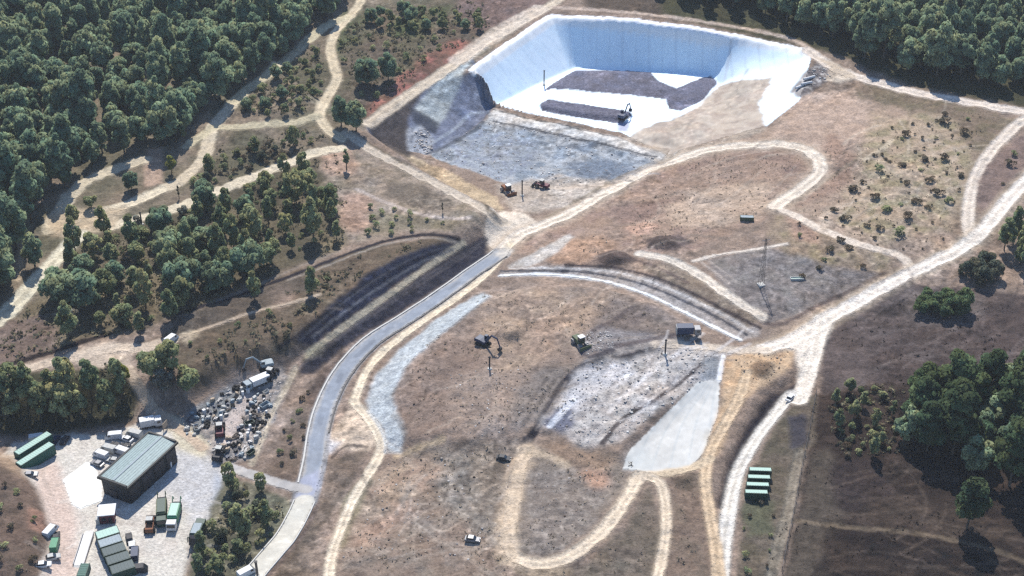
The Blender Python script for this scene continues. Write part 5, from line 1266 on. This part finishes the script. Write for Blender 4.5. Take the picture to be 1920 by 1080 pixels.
# yard vehicles
refuse_truck(328, 976, heading((338, 945), (322, 1000)), 9.0, 'greenlt', 'mint', 'white', 'green refuse truck with a mint roof panel and white cab in the yard')
refuse_truck(305, 968, heading((306, 930), (303, 1000)), 9.5, 'olive', 'dkgreen', 'dkgreen', 'dark olive refuse truck parked left of the green one')
refuse_truck(372, 1006, heading((362, 1030), (382, 980)), 8.0, 'dkgreen', 'bluegrey', 'dkgreen', 'dark green truck parked against the trees on the yard edge')
loader(283, 990, R(95), 'orange', 'little rusty loader standing alone left of the refuse trucks')
car(243, 1012, R(110), 'dark', 'black car beside the container row'); car(248, 1026, R(105), 'white', 'white car behind the black one beside the container row'); car(254, 1042, R(100), 'navy', 'dark blue van below the white car beside the container row', True)
car(260, 1072, R(10), 'dark', 'dark van by the bottom edge of the yard, right of the containers', True)
for px, py, a, c_, v, lab in [(96, 1000, 70, 'white', True, 'white van parked at the foot of the lower left bank'), (104, 1026, 95, 'greenlt', True, 'green van below the white van at the lower left bank'), (99, 1048, 20, 'dirtw', False, 'off white car crosswise below the green van'), (82, 1062, 10, 'white', False, 'white car at the bottom of the lower left bank'), (106, 1010, 100, 'dark', False, 'black car between the white van and the green van')]:
    car(px, py, R(a), c_, lab, v)
for px, py, a, c_, v, lab in [(58, 893, 8, 'silver', False, 'silver car in front of the long green containers'), (72, 826, 15, 'white', True, 'white van behind the long green containers'), (104, 828, 80, 'navy', False, 'dark blue car right of the white van near the hedge'), (122, 828, 80, 'dark', False, 'black car under the hedge, right of the dark blue one')]:
    car(px, py, R(a), c_, lab, v)
# vans, cars and bins squeezed behind the shed
perp = SHA + math.pi / 2
for px, py, k, c_, v, lab in [(183, 872, 0, 'silver', False, 'silver car at the lower end of the row behind the shed'), (190, 857, 0, 'white', True, 'white van at the lower end of the row behind the shed'), (204, 846, .1, 'dirtw', True, 'off white van second in the row behind the shed'), (212, 866, .2, 'dirtw', False, 'off white car tight against the back wall of the shed'),
                              (218, 838, -.1, 'dark', False, 'black car between white vans behind the shed'), (228, 850, 0, 'white', True, 'white van close to the middle of the shed back wall'), (214, 822, .6, 'white', True, 'white van nearest the hedge behind the shed'), (238, 826, 0, 'white', False, 'white car in the upper part of the row behind the shed'), (252, 818, .1, 'dirtw', True, 'off white van at the upper end of the row behind the shed'), (236, 840, 0, 'dark', False, 'black car beside the shed back wall, above the middle van')]:
    car(px, py, perp + k, c_, lab, v)
t = thing('box_truck', 'white box truck at the far corner of the shed beside the footpath', 'truck', gp(284, 800), R(18)); truck_base(t, 6.2, 'white')
MB().box((-.95, 0, 1.02), (4.0, 2.3, 2.1)).build('cargo_box', M['white'], t, .05)
car(322, 868, R(80), 'white', 'white van in the shade at the right end of the shed', True)
t = thing('signboard', 'brown upright board on posts beside the footpath above the shed', 'sign', gp(311, 806), R(70))
MB().box((0, 0, .9), (2.2, .12, 1.9)).build('panel', M['tan'], t)
for s in (-1, 1): MB().box((s * .9, .09, 0), (.12, .12, 2.8)).build('post', M['wood'], t)
car(463, 1078, R(40), 'white', 'white van by the bottom edge beside the pale concrete road', True)
x, y, z = gp(483, 1080); t = thing('gate_post', 'thick dark post at the start of the pale concrete road', 'post', (x, y, z))
MB().box((0, 0, 0), (.5, .5, 4.6)).build('shaft', M['wood'], t); MB().box((0, 0, 4.6), (.7, .7, .25)).build('cap', M['dark'], t); MB().box((0, 0, -.2), (.9, .9, .5)).build('footing', M['conc'], t)

# trucks at the upper end of the scrap yard
t = thing('box_truck', 'long white truck parked at the upper end of the scrap yard', 'truck', gp(482, 724), heading((510, 705), (462, 727))); truck_base(t, 8.0, 'bluegrey')
MB().box((-1.1, 0, 1.02), (5.6, 2.4, 1.9)).build('cargo_box', M['white'], t, .05)
loader(507, 708, heading((505, 715), (519, 690)), 'dark', 'dark loader with a pale cab roof right of the long white truck')
excavator(498, 690, R(200), 'bluegrey', 'grey excavator behind the long white truck')
car(322, 640, R(60), 'white', 'white van parked among trees beside the pale path', True)

# machines on the tip
excavator(906, 646, R(-35), 'navy', 'dark excavator beside the brown heap on the dome')
compactor(1088, 648, R(-60), 'olive', 'dark compactor with a white cab roof on the grey waste')
compactor(952, 362, R(-60), 'orange', 'brown compactor with a pale cab roof left of the vent pipe near the junction')
loader(1016, 352, R(150), 'maroon', 'dark brown loader right of the vent pipe near the junction')
excavator(1168, 222, R(60), 'navy', 'dark blue excavator on the waste strip in the white pit')
t = thing('container_truck', 'dark blue container truck with a grey cab on the edge of the dome', 'truck', gp(1291, 628), R(2)); truck_base(t, 7.2, 'silver')
MB().box((-1.2, 0, 1.02), (4.9, 2.5, 2.4)).build('cargo_box', M['navy'], t, .05)
MB().box((-3.75, 0, 1.0), (.14, 2.4, 2.3)).build('tail_door', M['dirtw'], t)
car(944, 862, R(-12), 'dark', 'dark car on the bare ground above the looping track'); car(886, 1014, R(-10), 'steel', 'grey car alone in the rough grass left of the looping track')
car(1482, 748, R(55), 'white', 'white car where the pale road meets the haul road')
x, y, z = gp(1494, 524); t = thing('water_trough', 'long pale concrete trough among dry shrubs beside the grey panel', 'trough', (x, y, z), R(4))
m = MB().box((0, 0, 0), (4.2, 1.3, .2))
for s in (-1, 1): m.box((0, s * .58, .2), (4.2, .14, .5)); m.box((s * 2.03, 0, .2), (.14, 1.02, .5))
m.build('basin', M['conc'], t); MB().box((0, 0, .21), (3.9, 1.0, .2)).build('fill', M['mint'], t)

# gas vent pipes
for px, py, h, lab in [(918, 692, 4.2, 'thin dark vent pipe on the dome below the dark excavator'), (1247, 664, 5.0, 'dark vent pipe on the edge above the pale waste face'), (979, 367, 6.0, 'dark vent pipe between two machines near the junction'), (1020, 160, 6.5, 'dark vent pipe on the white pit floor by the waste bed'), (266, 421, 4.5, 'dark vent pipe beside the pale track above the thicket')]:
    t = thing('vent_pipe', lab, 'pipe', gp(px, py), 0, 'vent pipes')
    MB().cyl((0, 0, -.3), (0, 0, h), .24, 10).build('pipe', M['dark'], t)
    MB().cyl((0, 0, h), (0, 0, h + .3), .42, 10, .1).build('cap', M['dark'], t)
    MB().cyl((0, 0, -.2), (0, 0, .35), .8, 12, .6).build('base_ring', M['conc'], t)
# lattice mast on the grey panel
t = thing('lattice_mast', 'tall slender lattice mast on the grey panel inside the haul road', 'mast', gp(1427, 534), R(20))
m = MB(); hh = 17.0
lv = [(-1 + 2 * (i in (1, 2)), -1 + 2 * (i in (2, 3))) for i in range(4)]
for i in range(4): m.cyl((lv[i][0] * .7, lv[i][1] * .7, -.2), (lv[i][0] * .18, lv[i][1] * .18, hh), .05, 5)
for k in range(12):
    z0, z1 = hh * k / 12, hh * (k + 1) / 12; r0, r1 = .7 - .52 * k / 12, .7 - .52 * (k + 1) / 12
    for i in range(4):
        j = (i + 1) % 4; m.cyl((lv[i][0] * r0, lv[i][1] * r0, z0), (lv[j][0] * r1, lv[j][1] * r1, z1), .04, 4)
m.build('lattice', M['wood'], t)
MB().tube([(-1.4, 0, hh - .6), (1.4, 0, hh - .6)], .08).build('cross_arm', M['steel'], t)
MB().box((0, 0, -.3), (2.0, 2.0, .6)).build('footing', M['conc'], t)
# wire fence at the edge of the dark field
pts = [gp(*p) for p in smooth_px([(1530, 738), (1522, 785), (1512, 835), (1502, 885), (1492, 940), (1480, 1000), (1466, 1070)], 3)]
o0 = pts[0]; t = thing('wire_fence', 'post and wire fence along the left edge of the dark field', 'fence', o0)
pm = MB().cyl((0, 0, -.3), (0, 0, 1.5), .09, 6).mesh('post', M['wood'])
for p in pts: link('post', pm, t, (p[0] - o0[0], p[1] - o0[1], p[2] - o0[2]))
m = MB()
for hgt in (.5, .95, 1.4): m.tube([(p[0] - o0[0], p[1] - o0[1], p[2] - o0[2] + hgt) for p in pts], .018, 4)
m.build('wire', M['steel'], t)
# rolls and rubble on the rim beside the liner
for k, (px, py, a, l, lab) in enumerate([(1500, 164, 40, 5, 'white sheet roll lowest on the grey patch at the pit corner'), (1512, 158, 25, 5, 'white sheet roll in the middle of the grey patch at the pit corner'), (1517, 148, 30, 5.5, 'white sheet roll uppermost on the grey patch at the pit corner')]):
    t = thing('sheet_roll', lab, 'roll', gp(px, py), R(a), 'white sheet rolls at the pit corner')
    MB().cyl((-l / 2, 0, .5), (l / 2, 0, .5), .5, 14).build('wound_sheet', M['white'], t); MB().cyl((-l / 2 - .25, 0, .5), (l / 2 + .25, 0, .5), .12, 8).build('core', M['dark'], t)

# ------------------------------------------------------------------ scrap yard: many single pieces
def mesh_bale(): 
    m = MB(); rg = random.Random(3)
    for k in range(12): m.box((rg.uniform(-.5, .5), rg.uniform(-.5, .5), rg.uniform(0, .7)), (rg.uniform(.4, .9), rg.uniform(.4, .8), rg.uniform(.3, .6)), (rg.uniform(.6, 1), rg.uniform(.6, 1)), rg.uniform(0, 3))
    return m
def mesh_tyres():
    m = MB(); rg = random.Random(5)
    for k in range(4):
        for j in range(3): m.cyl((k % 2 * 1.1 - .5 + rg.uniform(-.1, .1), k // 2 * 1.1 - .5, j * .3), (k % 2 * 1.1 - .5, k // 2 * 1.1 - .5, j * .3 + .27), .5, 10, .42)
    return m
def mesh_skip(): return MB().prism([(-1.6, 1.3), (-1.1, 0), (1.1, 0), (1.6, 1.3), (1.45, 1.3), (1.0, .18), (-1.0, .18), (-1.45, 1.3)], -.8, .8).box((0, -.8, .15), (2.3, .1, 1.1), (1.25, 1)).box((0, .8, .15), (2.3, .1, 1.1), (1.25, 1))
def mesh_fridge(): return MB().box((0, 0, 0), (.8, .8, 1.7)).box((.42, 0, .05), (.06, .76, 1.1)).box((.42, 0, 1.2), (.06, .76, .46)).box((.47, .3, .5), (.05, .06, .5))
def mesh_drums():
    m = MB()
    for a, b in ((0, 0), (.7, .1), (.3, .65)): m.cyl((a, b, 0), (a, b, .9), .3, 10).cyl((a, b, .88), (a, b, .93), .33, 10)
    return m
def mesh_beams():
    m = MB(); rg = random.Random(8)
    for k in range(9): m.box((rg.uniform(-.4, .4), rg.uniform(-.6, .6), k * .09), (rg.uniform(2, 3.4), .18, .12), None, rg.uniform(-.35, .35))
    return m
SK = [('scrap_bale', mesh_bale(), ['bluegrey', 'steel', 'dark', 'dirtw', 'dirtw', 'tan'], 'crumpled {} scrap heap'), ('tyre_stack', mesh_tyres(), ['rubber'], 'black tyre stack'), ('scrap_skip', mesh_skip(), ['bluegrey', 'dkgreen', 'dirtw'], '{} open skip'),
      ('old_fridge', mesh_fridge(), ['white', 'dirtw'], '{} upright fridge'), ('oil_drums', mesh_drums(), ['navy', 'dark', 'bluegrey'], '{} cluster of drums'), ('beam_pile', mesh_beams(), ['wood', 'steel'], '{} pile of beams')]
CN = dict(tan='pale tan', bluegrey='blue grey', steel='grey', dark='blackish', dirtw='off white', orange='rusty', rubber='black', dkgreen='dark green', white='white', navy='dark blue', wood='brown')
SKM = {(n_, c_): mb.mesh(n_, M[c_]) for n_, mb, cs, l_ in SK for c_ in cs}
ZONES = [('on the scrap strip under the brown slope', [(352, 782), (425, 732), (458, 722), (468, 735), (420, 785), (365, 812)], 1.55, 95), ('on the scrap strip beside the sandy ruts', [(470, 745), (500, 735), (512, 760), (492, 800), (470, 858), (410, 868), (402, 840), (440, 815)], 1.55, 120),
         ('at the scrap yard corner beside the footpath', [(345, 790), (372, 800), (365, 822), (345, 815)], 2.2, 12)]
for zi, (where, P, sp, mx_) in enumerate(ZONES):
    for x, y in scatter(P, sp, 60 + zi, mx_):
        n_, mb, cs, l_ = random.choices(SK, (5, 1.4, .8, 1.6, 1.4, 1.6))[0]; c_ = random.choice(cs)
        o = link(n_, SKM[(n_, c_)], None, (x, y, float(samp(H, x, y))), random.uniform(0, 6.28)); s = random.uniform(.55, 1.05); o.scale = (s, s, s)
        tag(o, (l_.format(CN[c_]) + ' ' + where), 'scrap', CN[c_] + ' ' + n_.replace('_', ' ') + ' pieces ' + where)
loader(413, 812, R(100), 'maroon', 'dark maroon loader between the two strips of scrap')
loader(412, 856, R(80), 'dark', 'black loader at the lower end of the scrap yard')
# kerbs along the paved road
def offset_line(P, d, step=2.0):
    W = W0(P, None, True); t = np.gradient(W, axis=0); t /= np.linalg.norm(t, axis=1, keepdims=True) + 1e-9
    return W + np.stack([-t[:, 1], t[:, 0]], 1) * d
def kerb(P, d, wd, hgt, mat, name):
    W = offset_line(P, d); W2 = offset_line(P, d + wd); n = len(W); V = []; F = []
    for i in range(n):
        a = float(samp(H, *W[i])); b = float(samp(H, *W2[i])); z = max(a, b)
        V += [(*W[i], a - .2), (*W[i], z + hgt), (*W2[i], z + hgt), (*W2[i], b - .2)]
    for i in range(n - 1):
        for k in range(3): F.append((4 * i + k, 4 * i + 4 + k, 4 * i + 5 + k, 4 * i + 1 + k))
    o = link(name, mesh_np(name, V, F, None, False, mat)); o['kind'] = 'structure'
kerb(ROADC[:-1], -2.75, -.45, .22, M['conc'], 'kerb'); kerb(ROADC[:-3], 2.75, .4, .22, M['dark'], 'drain')
kerb(ROADP, -2.6, -.3, .3, M['conc'], 'kerb'); kerb(ROADP, 2.6, .3, .3, M['conc'], 'kerb')
SUN_E, SKY_E, EXPO, HAZE = 4.6, 0.13, 0.47, 0.00008

# ------------------------------------------------------------------ camera, sun, sky
cam = bpy.data.cameras.new('camera'); co = bpy.data.objects.new('camera', cam); COL.objects.link(co)
co.location = (0, 0, CAM_H); co.rotation_euler = (math.pi / 2 - DEP, 0, 0)
cam.sensor_width = 36; cam.lens = 18 / math.tan(R(20)); cam.clip_start = 1; cam.clip_end = 20000
SC.camera = co
SUN_EL, SUN_AZ = R(49), R(-4)            # azimuth measured from +y towards +x
sd = bpy.data.lights.new('sun', 'SUN'); sd.energy = SUN_E; sd.angle = R(.5); sd.color = (1, .94, .85)
so = bpy.data.objects.new('sun', sd); COL.objects.link(so)
so.rotation_euler = (math.pi / 2 - SUN_EL, 0, math.pi - SUN_AZ)
w_ = bpy.data.worlds.new('World'); SC.world = w_; w_.use_nodes = True
nt = w_.node_tree; bg = nt.nodes['Background']
sky = nt.nodes.new('ShaderNodeTexSky'); sky.sky_type = 'NISHITA'; sky.sun_disc = False
sky.sun_elevation = SUN_EL; sky.sun_rotation = SUN_AZ; sky.air_density = 1.0; sky.dust_density = .3; sky.ozone_density = 5.0
nt.links.new(sky.outputs[0], bg.inputs[0]); bg.inputs[1].default_value = SKY_E
SC.view_settings.view_transform = 'Standard'; SC.view_settings.look = 'None'; SC.view_settings.exposure = EXPO; SC.view_settings.gamma = 1
SC.render.engine = 'CYCLES'
SC.cycles.max_bounces = 5; SC.cycles.diffuse_bounces = 2; SC.cycles.transparent_max_bounces = 4
SC.cycles.filter_width = 1.4
SC.cycles.use_denoising = False

# ------------------------------------------------------------------ thin air between the camera and the far wood
m = bpy.data.materials.new('haze'); m.use_nodes = True; nt = m.node_tree; nt.nodes.clear()
o_ = nt.nodes.new('ShaderNodeOutputMaterial'); v_ = nt.nodes.new('ShaderNodeVolumePrincipled')
v_.inputs['Color'].default_value = (.88, .93, 1, 1); v_.inputs['Density'].default_value = HAZE; v_.inputs['Anisotropy'].default_value = 0.0
nt.links.new(v_.outputs[0], o_.inputs['Volume'])
hz = MB().box((0, 2500, -8), (24000, 16000, CAM_H + 14)).build('haze', m); hz['kind'] = 'stuff'
